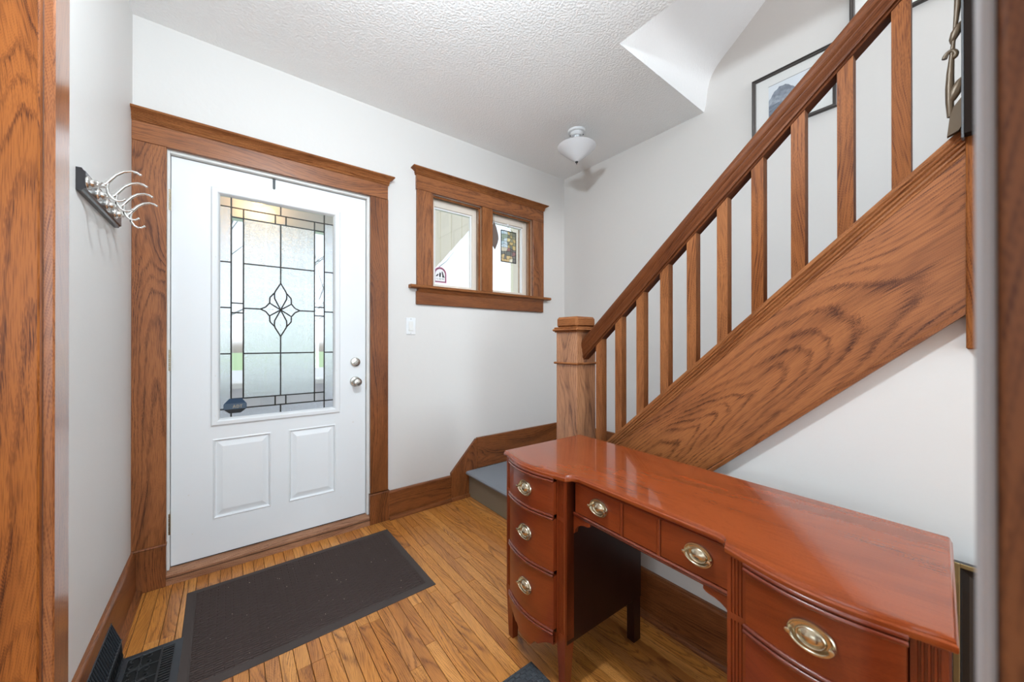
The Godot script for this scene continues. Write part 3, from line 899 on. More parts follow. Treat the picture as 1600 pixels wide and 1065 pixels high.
func strip(m: MB, s0: float, s1: float, y0: float, y1: float, p0: float, p1: float, off: float, depth: float, rad := 0.0, n := 12) -> void:
	# a bowed slab between s0 and s1: its front follows the bow of the pedestal p0..p1, set forward by off
	for i in n:
		var a := lerpf(s0, s1, float(i) / n); var b := lerpf(s0, s1, float(i + 1) / n)
		var ta := bow((a - p0) / (p1 - p0)) - off; var tb := bow((b - p0) / (p1 - p0)) - off
		var o := Vector3(-1, 0, 0)
		var e := rad
		m.quo(Vector3(ta, y0 + e, a), Vector3(tb, y0 + e, b), Vector3(tb, y1 - e, b), Vector3(ta, y1 - e, a), o)
		m.quo(Vector3(ta + e, y1, a), Vector3(tb + e, y1, b), Vector3(tb + depth, y1, b), Vector3(ta + depth, y1, a), OY)
		m.quo(Vector3(ta + e, y0, a), Vector3(tb + e, y0, b), Vector3(tb + depth, y0, b), Vector3(ta + depth, y0, a), -OY)
		if e > 0.0:
			m.quo(Vector3(ta, y1 - e, a), Vector3(tb, y1 - e, b), Vector3(tb + e, y1, b), Vector3(ta + e, y1, a), o + OY)
			m.quo(Vector3(ta, y0 + e, a), Vector3(tb, y0 + e, b), Vector3(tb + e, y0, b), Vector3(ta + e, y0, a), o - OY)
	for s in [s0, s1]:
		var t := bow((s - p0) / (p1 - p0)) - off
		m.quo(Vector3(t, y0 + rad, s), Vector3(t, y1 - rad, s), Vector3(t + depth, y1, s), Vector3(t + depth, y0, s), Vector3(0, 0, s - (s0 + s1) / 2))

func rounded(m: MB, s0: float, s1: float, y: float, r: float, p0: float, p1: float, off: float) -> void:
	# a half-round bead of radius r at height y along the bow
	var pts := []
	for i in 15:
		var s := lerpf(s0, s1, i / 14.0)
		pts.append(Vector3(bow((s - p0) / (p1 - p0)) - off + r, y, s))
	m.tube(pts, r, 14)

func pull(parent: Node, at: Vector3, turn: float, k := 1.0) -> void:
	# oval stamped plate with a hanging bail on two posts; local z points out of the drawer
	var xf := Transform3D(Basis(OY, turn), at)
	var m := MB.new()
	var pr := v2([0.0340, 0, 0.0340, 0.0030, 0.0328, 0.0052, 0.0310, 0.0052, 0.0296, 0.0030, 0.0270, 0.0020, 0.0225, 0.0022, 0.0212, 0.0050, 0.0200, 0.0062, 0.0186, 0.0054, 0.0176, 0.0040, 0.0150, 0.0052, 0.0120, 0.0078, 0.0070, 0.0098, 0.0, 0.0104])
	m.lathe(pr, 40, Transform3D(Basis(OX, PI / 2).scaled(Vector3(1, 1, 1)), Vector3.ZERO), 1.06, 0.82)
	for s in [-1.0, 1.0]:
		m.lathe(v2([0.0040, 0, 0.0036, 0.008, 0.0050, 0.010, 0.0046, 0.014, 0.0, 0.0155]), 12, Transform3D(Basis(OX, PI / 2), Vector3(s * 0.0315, 0.0, 0.0015)))
	var pts := []
	for i in 17:
		var a := PI + PI * i / 16
		pts.append(Vector3(0.0305 * cos(a), 0.0215 * sin(a), 0.0120 + 0.004 * sin(a)))
	m.tube(pts, 0.0023, 8)
	put("drawer_pull", m.moved(xf.scaled_local(Vector3.ONE * k)), M.brass_old, parent, 1, 45.0)

func desk() -> void:
	# own axes: z along the length (0 at the window end), x depth from the front, y up
	var d := thing("kneehole_desk", "glossy red mahogany kneehole desk with bowed drawers and oval brass pulls", "desk", Vector3(1.228, 0, 1.255))
	d.rotation.y = -atan2(0.03, 0.9995)
	var m := MB.new()
	# top: serpentine front edge
	var front := []
	var line := func(s: float) -> float:
		if s < 0.335: return bow(s / 0.335) * 0.9 - 0.002
		if s > 0.833: return bow((s - 0.833) / 0.312) * 0.9 - 0.002
		return 0.030
	var ss := []
	for i in 17: ss.append([-0.012 + (0.338 + 0.012) * i / 16.0, -1.0])
	for p in ss: front.append(Vector2(line.call(clampf(p[0], 0, 0.334)), p[0]))
	for q in [[0.004, 0.3415], [0.016, 0.346], [0.026, 0.356], [0.030, 0.370], [0.0305, 0.58], [0.030, 0.80], [0.026, 0.815], [0.016, 0.825], [0.004, 0.829]]: front.append(Vector2(q[0], q[1]))
	for i in 17:
		var s := 0.832 + (1.157 - 0.832) * i / 16.0
		front.append(Vector2(line.call(clampf(s, 0.8335, 1.145)), s))
	var n := front.size()
	# layers of the moulded edge: (set back, height)
	var lay := [[0.006, 0.716], [0.002, 0.7175], [0.0, 0.721], [0.0, 0.728], [0.0025, 0.731], [0.0025, 0.7335], [0.005, 0.7375], [0.008, 0.7385]]
	var grid := []
	for q in lay:
		var row := []
		for i in n:
			var z: float = front[i].y
			if i == 0: z += q[0]
			if i == n - 1: z -= q[0]
			row.append(Vector3(front[i].x + q[0], q[1], z))
		row.append(Vector3(0.430, q[1], 1.123 - q[0]))
		row.append(Vector3(0.430, q[1], -0.012 + q[0]))
		grid.append(row)
	for j in lay.size() - 1:
		for i in n + 2:
			var i2 := (i + 1) % (n + 2)
			var A: Vector3 = grid[j][i]; var B: Vector3 = grid[j][i2]; var C: Vector3 = grid[j + 1][i2]; var D: Vector3 = grid[j + 1][i]
			var e := B - A
			m.quo(A, B, C, D, Vector3(-e.z, 0.0001, e.x))
	for w in [[0, -OY], [lay.size() - 1, OY]]:
		var pl := PackedVector2Array()
		for p in grid[w[0]]: pl.append(Vector2(p.x, p.z))
		var ix := Geometry2D.triangulate_polygon(pl)
		for i in range(0, ix.size(), 3): m.tro(grid[w[0]][ix[i]], grid[w[0]][ix[i + 1]], grid[w[0]][ix[i + 2]], w[1])
	put("desk_top", m, M.mahogany_top, d, 2, 35.0)
	var ys := [0.200, 0.395, 0.585, 0.712]
	for p in [[0.0, 0.333], [0.835, 1.147]]:
		var p0: float = p[0]; var p1: float = p[1]
		var sw := 0.040
		# carcass: two sides, back, floor
		m = MB.new()
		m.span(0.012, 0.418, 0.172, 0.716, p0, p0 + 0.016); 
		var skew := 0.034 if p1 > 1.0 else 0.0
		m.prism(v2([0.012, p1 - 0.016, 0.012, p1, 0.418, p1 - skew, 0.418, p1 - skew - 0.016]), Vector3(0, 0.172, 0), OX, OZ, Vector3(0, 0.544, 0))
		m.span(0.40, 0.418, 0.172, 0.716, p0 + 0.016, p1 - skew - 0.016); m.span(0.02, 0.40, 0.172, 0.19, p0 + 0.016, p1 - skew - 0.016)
		put("pedestal_body", m, M.mahogany_shade, d, 1, 0.0)
		# fluted front legs with tapering feet, plain back legs
		for e in [p0, p1 - sw]:
			m = MB.new()
			var fl := []
			var k := 4
			var x0 := 0.004
			for i in k:
				var a: float = sw * (0.16 + 0.68 * i / k); var b: float = sw * (0.16 + 0.68 * (i + 1) / k)
				fl += [a + 0.0012, x0, a + 0.0022, x0 + 0.003, b - 0.0022, x0 + 0.003, b - 0.0012, x0]
			var outl := v2([0.0, x0] + fl + [sw, x0, sw, 0.045, 0.0, 0.045])
			for seg in [[0.205, 0.578], [0.592, 0.712]]:
				m.prism(outl, Vector3(0, seg[0], e), OZ, OX, Vector3(0, seg[1] - seg[0], 0))
			m.span(x0, 0.045, 0.578, 0.592, e, e + sw); m.span(x0 - 0.001, 0.045, 0.185, 0.205, e, e + sw); m.span(x0, 0.045, 0.711, 0.716, e, e + sw)
			# foot
			var tp := [Vector3(x0, 0.185, e), Vector3(0.045, 0.185, e), Vector3(0.045, 0.185, e + sw), Vector3(x0, 0.185, e + sw)]
			var bm := [Vector3(x0 + 0.006, 0, e + 0.006), Vector3(0.034, 0, e + 0.006), Vector3(0.034, 0, e + sw - 0.008), Vector3(x0 + 0.006, 0, e + sw - 0.008)]
			var mid: Vector3 = (tp[0] + tp[2]) / 2
			for i in 4:
				var i2 := (i + 1) % 4
				m.quo(bm[i], bm[i2], tp[i2], tp[i], (tp[i] + tp[i2]) / 2 - mid)
			m.quo(bm[0], bm[1], bm[2], bm[3], -OY)
			put("fluted_leg", m, M.mahogany, d, 1, 25.0)
			m = MB.new(); 
			var eb: float = e - (skew if e > 1.0 else 0.0)
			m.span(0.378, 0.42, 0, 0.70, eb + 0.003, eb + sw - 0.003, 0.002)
			put("back_leg", m, M.mahogany_shade, d)
		# drawers
		for k in 3:
			m = MB.new()
			strip(m, p0 + sw + 0.002, p1 - sw - 0.002, ys[k] + 0.008, ys[k + 1] - 0.008, p0, p1, -0.004, 0.03)
			var dr := put("drawer", m, M.mahogany, d, 2, 30.0)
			var c := (p0 + p1) / 2
			pull(dr, Vector3(bow(0.5) + 0.004, (ys[k] + ys[k + 1]) / 2 + 0.003, c), -PI / 2, 1.0)
		for k in 4:
			m = MB.new()
			var y: float = ys[k]
			rounded(m, p0 + sw, p1 - sw, y - 0.0048, 0.0046, p0, p1, 0.0045)
			rounded(m, p0 + sw, p1 - sw, y + 0.0048, 0.0046, p0, p1, 0.0025)
			put("bead", m, M.bead, d, 2, 30.0)
		# scalloped apron
		m = MB.new()
		var na := 28
		var dep := func(s: float) -> float:
			var a := absf(s - 0.5) * 2.0
			return 0.108 + 0.052 * smoothstep(0.12, 0.95, a) + (0.010 * sin((a - 0.30) / 0.2 * PI) if a > 0.30 and a < 0.5 else 0.0)
		for i in na:
			var a := p0 + sw + (p1 - p0 - 2 * sw) * i / na; var b := p0 + sw + (p1 - p0 - 2 * sw) * (i + 1) / na
			var fa := float(i) / na; var fb := float(i + 1) / na
			var ta := bow((a - p0) / (p1 - p0)) + 0.001; var tb := bow((b - p0) / (p1 - p0)) + 0.001
			m.quo(Vector3(ta, dep.call(fa), a), Vector3(tb, dep.call(fb), b), Vector3(tb, 0.193, b), Vector3(ta, 0.193, a), -OX)
			m.quo(Vector3(ta + 0.016, dep.call(fa), a), Vector3(tb + 0.016, dep.call(fb), b), Vector3(tb + 0.016, 0.193, b), Vector3(ta + 0.016, 0.193, a), OX)
			m.quo(Vector3(ta, dep.call(fa), a), Vector3(tb, dep.call(fb), b), Vector3(tb + 0.016, dep.call(fb), b), Vector3(ta + 0.016, dep.call(fa), a), -OY)
		put("apron", m, M.mahogany, d, 2, 30.0)
	# kneehole: two drawers, a fixed panel between, rail with brackets, back stays open
	m = MB.new()
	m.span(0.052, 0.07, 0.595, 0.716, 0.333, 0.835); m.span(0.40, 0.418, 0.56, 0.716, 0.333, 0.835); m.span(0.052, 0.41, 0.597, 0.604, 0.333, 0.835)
	put("kneehole_frame", m, M.mahogany_shade, d, 2, 0.0)
	for q in [[0.340, 0.522, true], [0.533, 0.641, false], [0.652, 0.828, true]]:
		m = MB.new(); m.span(0.044, 0.06, 0.609, 0.706, q[0], q[1], 0.001)
		var dr := put("drawer" if q[2] else "fixed_panel", m, M.mahogany, d, 2)
		if q[2]: pull(dr, Vector3(0.044, 0.659, (0.442 if q[0] < 0.5 else 0.752)), -PI / 2, 0.98)
	for s in [0.5275, 0.6465]:
		m = MB.new(); m.span(0.040, 0.06, 0.606, 0.708, s - 0.0045, s + 0.0045, 0.0025)
		put("divider_bead", m, M.mahogany, d)
	m = MB.new(); m.span(0.038, 0.06, 0.600, 0.608, 0.333, 0.835, 0.003); m.span(0.041, 0.06, 0.592, 0.600, 0.333, 0.835, 0.003); m.span(0.037, 0.06, 0.706, 0.714, 0.333, 0.835, 0.003)
	put("bead", m, M.bead, d, 2)
	for s in [[0.333, 1.0], [0.835, -1.0]]:
		m = MB.new()
		var br := [0.0, 0.592, 0.072, 0.592, 0.072, 0.584, 0.066, 0.580]
		for k in 7: br += [0.060 - 0.055 * sin(PI / 2 * k / 6), 0.578 - 0.040 * (1.0 - cos(PI / 2 * k / 6))]
		br += [0.0, 0.534]
		m.prism(v2(br), Vector3(0.044, 0, s[0]), Vector3(0, 0, s[1]), OY, Vector3(0.014, 0, 0))
		put("corner_bracket", m, M.mahogany, d, 2)

# ---------------------------------------------------------------- loose things
func small_things() -> void:
	var m := MB.new()
	# coat hook rack on the left wall
	var h := thing("coat_hook_rack", "black wall rack with four curved chrome double hooks left of the door", "coat rack")
	m = MB.new()
	m.prism(v2([0.0, 1.622, 0.012, 1.622, 0.015, 1.628, 0.020, 1.631, 0.020, 1.681, 0.015, 1.684, 0.012, 1.690, 0.0, 1.690]), Vector3(-0.012, 0.003, 0.340), OX, OY, Vector3(0, 0, 0.458))
	put("back_plate", m, M.black_gloss, h, 2, 20.0)
	for k in 4:
		var z := 0.448 + k * 0.112
		m = MB.new()
		m.lathe(v2([0.019, 0, 0.019, 0.005, 0.012, 0.009, 0.012, 0.022, 0.0, 0.022]), 18, Transform3D(Basis(OZ, -PI / 2), Vector3(0.008, 1.655, z)))
		m.span(0.020, 0.046, 1.648, 1.664, z - 0.007, z + 0.007, 0.003)
		var up := []; var dn := []
		var ru := []; var rd := []
		for q in [[0.034, 1.652], [0.046, 1.661], [0.056, 1.677], [0.068, 1.695], [0.084, 1.709], [0.101, 1.715], [0.114, 1.714], [0.121, 1.709]]: up.append(Vector3(q[0], q[1], z))
		for i in 8: ru.append(lerpf(0.0060, 0.0032, i / 7.0))
		for q in [[0.052, 1.672], [0.049, 1.652], [0.051, 1.634], [0.059, 1.620], [0.070, 1.614], [0.079, 1.616], [0.086, 1.622]]: dn.append(Vector3(q[0], q[1], z))
		for i in 7: rd.append(lerpf(0.0042, 0.0032, i / 6.0))
		m.tube(up, ru, 10); m.tube(dn, rd, 10)
		for q in [up[-1], dn[-1]]: m.lathe(v2([0.0, -0.0042, 0.003, -0.003, 0.0042, 0, 0.003, 0.003, 0.0, 0.0042]), 10, Transform3D(Basis(), q))
		put("hook", m, M.chrome, h, 1, 60.0)
	# light switch
	var sw := thing("light_switch", "white rocker light switch plate under the window casing beside the door", "light switch")
	m = MB.new(); m.span(1.306, 1.376, 1.226, 1.342, 0, 0.006, 0.003)
	put("plate", m, M.white, sw, 1, 20.0)
	m = MB.new(); m.span(1.3245, 1.3575, 1.250, 1.317, 0.0055, 0.0085, 0.001); m.prism(v2([0.0065, 1.253, 0.012, 1.253, 0.0085, 1.314, 0.0065, 1.314]), Vector3(1.3275, 0, 0), OZ, OY, Vector3(0.027, 0, 0))
	put("rocker", m, M.white_trim, sw, 1, 0.0)
	for y in [1.235, 1.333]:
		m = MB.new(); m.lathe(v2([0.003, 0, 0.002, 0.0012, 0, 0.0014]), 10, Transform3D(Basis(OX, PI / 2), Vector3(1.341, y, 0.006)))
		put("screw", m, M.nickel, sw)
	# ceiling light
	var l := thing("ceiling_light", "white ceiling light with a ribbed cone glass shade and black finial", "ceiling light", Vector3(2.345, 0, 0.619))
	m = MB.new(); m.lathe(v2([0.0, 2.672, 0.034, 2.672, 0.044, 2.682, 0.046, 2.690, 0.060, 2.694, 0.064, 2.700, 0.064, H, 0, H]), 36)
	put("canopy", m, M.white, l, 1, 40.0)
	m = MB.new(); m.lathe(v2([0.0, 2.575, 0.029, 2.575, 0.030, 2.64, 0.026, 2.658, 0.020, 2.664, 0.020, 2.673, 0, 2.673]), 28)
	put("stem", m, M.white, l, 1, 40.0)
	m = MB.new()
	var pr := PackedVector2Array()
	for i in 25:
		var f := i / 24.0
		var rad := lerpf(0.006, 0.137, pow(f, 0.92)) + (0.0012 if i % 2 else 0.0)
		pr.append(Vector2(rad, 2.484 + 0.104 * pow(f, 1.08)))
	pr.append(Vector2(0.1385, 2.590)); pr.append(Vector2(0.1365, 2.591))
	for i in range(12, -1, -1):
		var f := i / 12.0
		pr.append(Vector2(lerpf(0.004, 0.134, pow(f, 0.92)), 2.488 + 0.102 * pow(f, 1.08)))
	m.lathe(pr, 48)
	put("shade", m, M.shade, l, 1, 50.0)
	m = MB.new(); m.lathe(v2([0.0, 2.464, 0.002, 2.466, 0.003, 2.472, 0.009, 2.478, 0.011, 2.484, 0.009, 2.489, 0, 2.490]), 18)
	put("finial", m, M.black_gloss, l, 1, 50.0)
	for a in [0.9, 3.6]:
		m = MB.new(); m.lathe(v2([0.0035, 0, 0.0035, 0.006, 0, 0.007]), 8, Transform3D(Basis(OX, PI / 2), Vector3(0, 2.684, 0)).rotated(OY, a) * Transform3D(Basis(), Vector3(0, 0.0445, 0)))
		put("set_screw", m, M.rubber, l)
	# doormat
	var dm := thing("doormat", "large dark brown ribbed doormat in front of the white door", "doormat", Vector3(0.667, 0, 0.478))
	dm.rotation.y = 0.0139
	m = MB.new(); m.loft(0, 0, [Vector3(0.470, 0.332, 0), Vector3(0.468, 0.330, 0.003), Vector3(0.440, 0.302, 0.006), Vector3(0.432, 0.294, 0.005)], false)
	put("rubber_border", m.moved(Transform3D(Basis(OX, -PI / 2), Vector3.ZERO)), M.mat_edge, dm, 0, 0.0)
	m = MB.new(); m.span(-0.434, 0.434, 0.001, 0.0075, -0.296, 0.296, 0.002)
	put("pile", m, M.mat_pile, dm, 0, 0.0)
	m = MB.new()
	var rc := RandomNumberGenerator.new(); rc.seed = 3
	for i in 34:
		m.box(Vector3(rc.randf_range(-0.4, 0.4), 0.0085, rc.randf_range(-0.27, 0.27)), Vector3(rc.randf_range(0.001, 0.004), 0.001, rc.randf_range(0.001, 0.003)))
	var cr := put("crumb", m, mat(c8(190, 170, 150), 0.9), dm, 0, 0.0)
	cr.set_meta("kind", "stuff")
	var sm := thing("small_mat", "small grey block-patterned mat under the front of the desk", "mat", Vector3(0.940, 0, 1.66))
	m = MB.new(); m.loft(0, 0, [Vector3(0.287, 0.248, 0), Vector3(0.285, 0.246, 0.004), Vector3(0.262, 0.223, 0.0065)], false)
	put("border", m.moved(Transform3D(Basis(OX, -PI / 2), Vector3.ZERO)), M.mat_grey, sm, 0, 0.0)
	m = MB.new(); m.span(-0.264, 0.264, 0.001, 0.0085, -0.225, 0.225, 0.003)
	put("pile", m, M.mat_grey, sm, 0, 0.0)
	vents()
	pictures()
	window_things()

func vents() -> void:
	# cast floor grille
	var f := thing("floor_vent", "flat black scrollwork floor vent touching the doormat corner", "vent")
	var x0 := 0.040; var x1 := 0.205; var z0 := 0.482; var z1 := 0.86
	var m := MB.new()
	m.span(x0, x1, 0.0002, 0.004, z0, z0 + 0.022, 0.001); m.span(x0, x1, 0.0002, 0.004, z1 - 0.022, z1, 0.001); m.span(x1 - 0.024, x1, 0.0002, 0.004, z0 + 0.02, z1 - 0.02, 0.001); m.span(x0, x0 + 0.014, 0.0002, 0.004, z0 + 0.02, z1 - 0.02, 0.001)
	put("rim", m, M.iron_edge, f, 0, 0.0)
	m = MB.new(); m.span(x0 + 0.01, x1 - 0.02, 0.0003, 0.0009, z0 + 0.02, z1 - 0.02)
	put("duct_shade", m, M.void, f, 0, 0.0)  # thin black sheet standing in for the dark below the grille
	m = MB.new()
	var zz := z0 + 0.030
	while zz < z1 - 0.03:
		m = MB.new(); m.span(x1 - 0.0555, x1 - 0.022, 0.001, 0.0042, zz, zz + 0.006)
		put("louvre", m, M.iron, f, 0, 0.0)
		zz += 0.0135
	m = MB.new(); m.span(x1 - 0.062, x1 - 0.056, 0.001, 0.0045, z0 + 0.02, z1 - 0.02)
	put("bar", m, M.iron, f, 0, 0.0)
	m = MB.new()
	for c in range(5):
		var cz := z0 + 0.055 + c * 0.068
		for s in [-1.0, 1.0]:
			for w in [-1.0, 1.0]:
				var pts := []
				for i in 15:
					var a := i / 14.0 * 4.6
					var rr := 0.021 - 0.0035 * a
					pts.append(Vector3(x0 + 0.050 + w * (0.018 - rr * cos(a)), 0.003, cz + s * (0.014 + rr * sin(a))))
				m.tube(pts, 0.0024, 6)
		m.tube([Vector3(x0 + 0.012, 0.003, cz + 0.034), Vector3(x1 - 0.06, 0.003, cz + 0.034)], 0.002, 6)
	m.tube([Vector3(x0 + 0.050, 0.003, z0 + 0.02), Vector3(x0 + 0.050, 0.003, z1 - 0.02)], 0.0022, 6)
	put("scrollwork", m, M.iron, f, 0)
	# slanted vent standing against the baseboard
	var w := thing("baseboard_vent", "black slanted slotted vent standing against the left baseboard", "vent")
	var prof := [Vector2(0.0065, 0.146), Vector2(0.0325, 0.074), Vector2(0.037, 0.001)]
	var a0 := 0.478; var a1 := 0.86
	m = MB.new()
	m.prism(v2([0.0065, 0.001, 0.034, 0.001, 0.0295, 0.074, 0.0065, 0.138]), Vector3(0, 0, a0 + 0.003), OX, OY, Vector3(0, 0, a1 - a0 - 0.006))
	put("box", m, M.void, w, 2, 0.0)
	m = MB.new()
	for z in [a0, a1 - 0.004]: m.prism(v2([0.0062, 0.001, 0.037, 0.001, 0.0325, 0.074, 0.0065, 0.148]), Vector3(0, 0, z), OX, OY, Vector3(0, 0, 0.004))
	for q in prof: m.tube([Vector3(q.x, q.y, a0), Vector3(q.x, q.y, a1)], 0.0022, 6)
	put("edge", m, M.iron_edge, w, 2)
	m = MB.new()
	var z := a0 + 0.016
	while z < a1 - 0.01:
		m = MB.new(); m.tube([Vector3(prof[0].x + 0.001, prof[0].y, z), Vector3(prof[1].x, prof[1].y, z + 0.004)], 0.0022, 6)
		put("slat", m, M.iron_edge, w, 2)
		z += 0.0165
	m = MB.new()
	z = a0 + 0.012
	var k := 0
	while z < a1 - 0.02:
		var pts := []
		for i in 9:
			var t := i / 8.0
			var p: Vector2 = prof[1].lerp(prof[2], t)
			pts.append(Vector3(p.x + 0.001, p.y, z + 0.009 * sin(t * TAU) + 0.006))
		m.tube(pts, 0.0018, 6)
		z += 0.017
		k += 1
	put("scrollwork", m, M.iron, w, 2)

func frame_rect(m: MB, hw: float, hh: float, w: float, t: float) -> void:
	m.loft(0, 0, [Vector3(hw, hh, 0), Vector3(hw, hh, t * 0.8), Vector3(hw - 0.003, hh - 0.003, t), Vector3(hw - w * 0.35, hh - w * 0.35, t), Vector3(hw - w * 0.45, hh - w * 0.45, t * 0.75), Vector3(hw - w * 0.8, hh - w * 0.8, t * 0.7), Vector3(hw - w, hh - w, t * 0.5), Vector3(hw - w - 0.0002, hh - w - 0.0002, t * 0.2)], false)

func pictures() -> void:
	var turn := Basis(OY, -PI / 2)   # local z faces the room (-x), local x runs toward -z ... +z
	var p := thing("framed_picture", "dark framed mountain watercolour on the stairwell wall above the handrail", "picture", Vector3(XR, 2.572, 1.772))
	p.basis = turn
	var m := MB.new(); frame_rect(m, 0.196, 0.170, 0.020, 0.018)
	put("frame", m, M.frame_dark, p, 1, 0.0)
	m = MB.new(); m.span(-0.18, 0.18, -0.155, 0.155, 0.001, 0.004)
	put("mat_board", m, M.paper, p, 1, 0.0)
	m = MB.new(); m.span(-0.112, 0.112, -0.082, 0.096, 0.004, 0.005)
	put("sheet", m, mat(c8(232, 236, 240), 0.6), p, 1, 0.0)
	for y in [0.0955, -0.084]:
		m = MB.new(); m.span(-0.113, 0.113, y, y + 0.002, 0.004, 0.0054)
		put("border_line", m, M.frame_dark, p, 1, 0.0)
	# the picture: a rounded peak of greys and blues over a dark shore
	var img := Image.create(256, 208, false, Image.FORMAT_RGB8)
	var n := noise(91, 0.02, 4)
	for y in 208:
		for x in 256:
			var u := x / 255.0; var v := y / 207.0
			var col := c8(228, 234, 240)
			var peak := 0.12 + 2.6 * pow(absf(u - 0.30), 1.7) + 0.08 * n.get_noise_2d(x, 4)
			if v > peak: col = c8(96, 108, 126).lerp(c8(190, 200, 212), clampf(v * 1.3 - 0.2 + 0.5 * n.get_noise_2d(x * 1.5, y * 1.5), 0, 1))
			var peak2 := 0.28 + 1.9 * pow(absf(u - 0.92), 1.3) + 0.08 * n.get_noise_2d(x, 99)
			if v > peak2: col = c8(70, 70, 78).lerp(c8(120, 124, 136), clampf(0.5 + n.get_noise_2d(x * 2, y * 2), 0, 1))
			if v > 0.66 + 0.07 * n.get_noise_2d(x * 0.8, 50): col = c8(66, 84, 106).lerp(c8(116, 132, 150), clampf(0.5 + 1.2 * n.get_noise_2d(x, y * 4), 0, 1))
			img.set_pixel(x, y, col)
	var art := mat(Color.WHITE, 0.55)
	art.albedo_texture = ImageTexture.create_from_image(img)
	var q := QuadMesh.new(); q.size = Vector2(0.222, 0.176)
	var o := put("painting", q, art, p)
	o.position = Vector3(0.0, 0.007, 0.0056)
	m = MB.new(); m.span(-0.178, 0.178, -0.152, 0.152, 0.0075, 0.009)
	put("glazing", m, M.glass, p, 1, 0.0)
	var p2 := thing("framed_picture", "dark framed picture higher up the stairs, cut off by the top edge", "picture", Vector3(XR, 2.93, 2.24))
	p2.basis = turn
	m = MB.new(); frame_rect(m, 0.225, 0.205, 0.020, 0.018)
	put("frame", m, M.frame_dark, p2, 1, 0.0)
	m = MB.new(); m.span(-0.21, 0.21, -0.19, 0.19, 0.001, 0.004)
	put("mat_board", m, M.paper, p2, 1, 0.0)
	m = MB.new(); m.span(-0.12, 0.12, -0.09, 0.11, 0.004, 0.005)
	put("sheet", m, mat(c8(150, 160, 172), 0.6), p2, 1, 0.0)
	# ornate mirror on the stair wall, only its left edge in view
	var mr := thing("ornate_mirror", "dark carved scrollwork mirror hanging above the end of the stair string", "mirror", Vector3(1.7475, 2.124, 2.70))
	mr.basis = turn
	m = MB.new(); frame_rect(m, 0.297, 0.455, 0.045, 0.022)
	put("frame", m, mat(c8(30, 22, 18), 0.75, 0.0, 0.2), mr, 1, 0.0)
	m = MB.new(); m.span(-0.255, 0.255, -0.412, 0.412, 0.002, 0.006)
	put("mirror_glass", m, mat(c8(225, 228, 230), 0.03, 1.0), mr, 1, 0.0)
	for x in [-0.2965, 0.2965]:
		m = MB.new(); m.span(x - 0.0025, x + 0.0015, -0.462, 0.455, 0.0, 0.0225, 0.001)
		put("edge_strip", m, mat(c8(84, 84, 86), 0.6), mr)
	var gilt := mat(c8(82, 66, 48), 0.4, 0.35)
	for s in [-1.0, 1.0]:
		m = MB.new()
		var x := func(v: float) -> float: return s * (0.297 + v)
		var path := []; var rad := []
		for i in 25:
			var t := i / 24.0
			path.append(Vector3(x.call(0.012 + 0.008 * sin(t * 9.0 + 1.0)), -0.40 + 0.85 * t, 0.012)); rad.append(0.0055 + 0.002 * sin(t * 21.0))
		m.tube(path, rad, 10)
		path = []
		for i in 13:
			var a := i / 12.0 * 4.4
			path.append(Vector3(x.call(0.016 + (0.012 - 0.002 * a) * cos(a)), -0.255 + (0.018 - 0.003 * a) * sin(a), 0.014))
		m.tube(path, 0.005, 8)
		for b in [[-0.34, 0.034, 0.011], [-0.20, 0.026, 0.009], [-0.06, 0.036, 0.010], [0.12, 0.034, 0.010], [0.30, 0.030, 0.009]]:
			m.lathe(v2([0, -b[1], b[2] * 0.7, -b[1] * 0.6, b[2], 0, b[2] * 0.7, b[1] * 0.6, 0, b[1]]), 12, Transform3D(Basis(OZ, s * 0.35), Vector3(x.call(0.010), b[0], 0.012)))
		# foot leaf
		m.prism(v2([x.call(0.0), -0.36, x.call(0.014), -0.38, x.call(0.020), -0.405, x.call(0.024), -0.448, x.call(0.006), -0.440, x.call(-0.004), -0.42]), Vector3(0, 0, 0.004), OX, OY, Vector3(0, 0, 0.014))
		put("scroll_carving", m, gilt, mr, 1, 50.0)
	# framed thing leaning behind the right end of the desk
	var lf := thing("leaning_frame", "gilt-edged black framed panel leaning behind the right end of the desk", "frame", Vector3(1.700, 0.0, 2.62))
	lf.basis = Basis(OY, -PI / 2) * Basis(OX, -0.045)
	m = MB.new(); frame_rect(m, 0.232, 0.326, 0.030, 0.018)
	put("frame", m.moved(Transform3D(Basis(), Vector3(0, 0.327, 0))), mat(c8(26, 22, 20), 0.35), lf, 1, 0.0)
	m = MB.new()
	m.span(-0.2325, -0.222, 0.004, 0.654, 0.0175, 0.021, 0.001); m.span(0.222, 0.2325, 0.004, 0.654, 0.0175, 0.021, 0.001); m.span(-0.222, 0.222, 0.644, 0.654, 0.0175, 0.021, 0.001)
	put("gilt_edge", m, mat(c8(150, 126, 84), 0.4, 0.6), lf, 1, 0.0)
	m = MB.new(); m.span(-0.205, 0.205, 0.03, 0.625, 0.0, 0.004)
	put("panel", m, mat(c8(40, 36, 36), 0.5), lf, 1, 0.0)

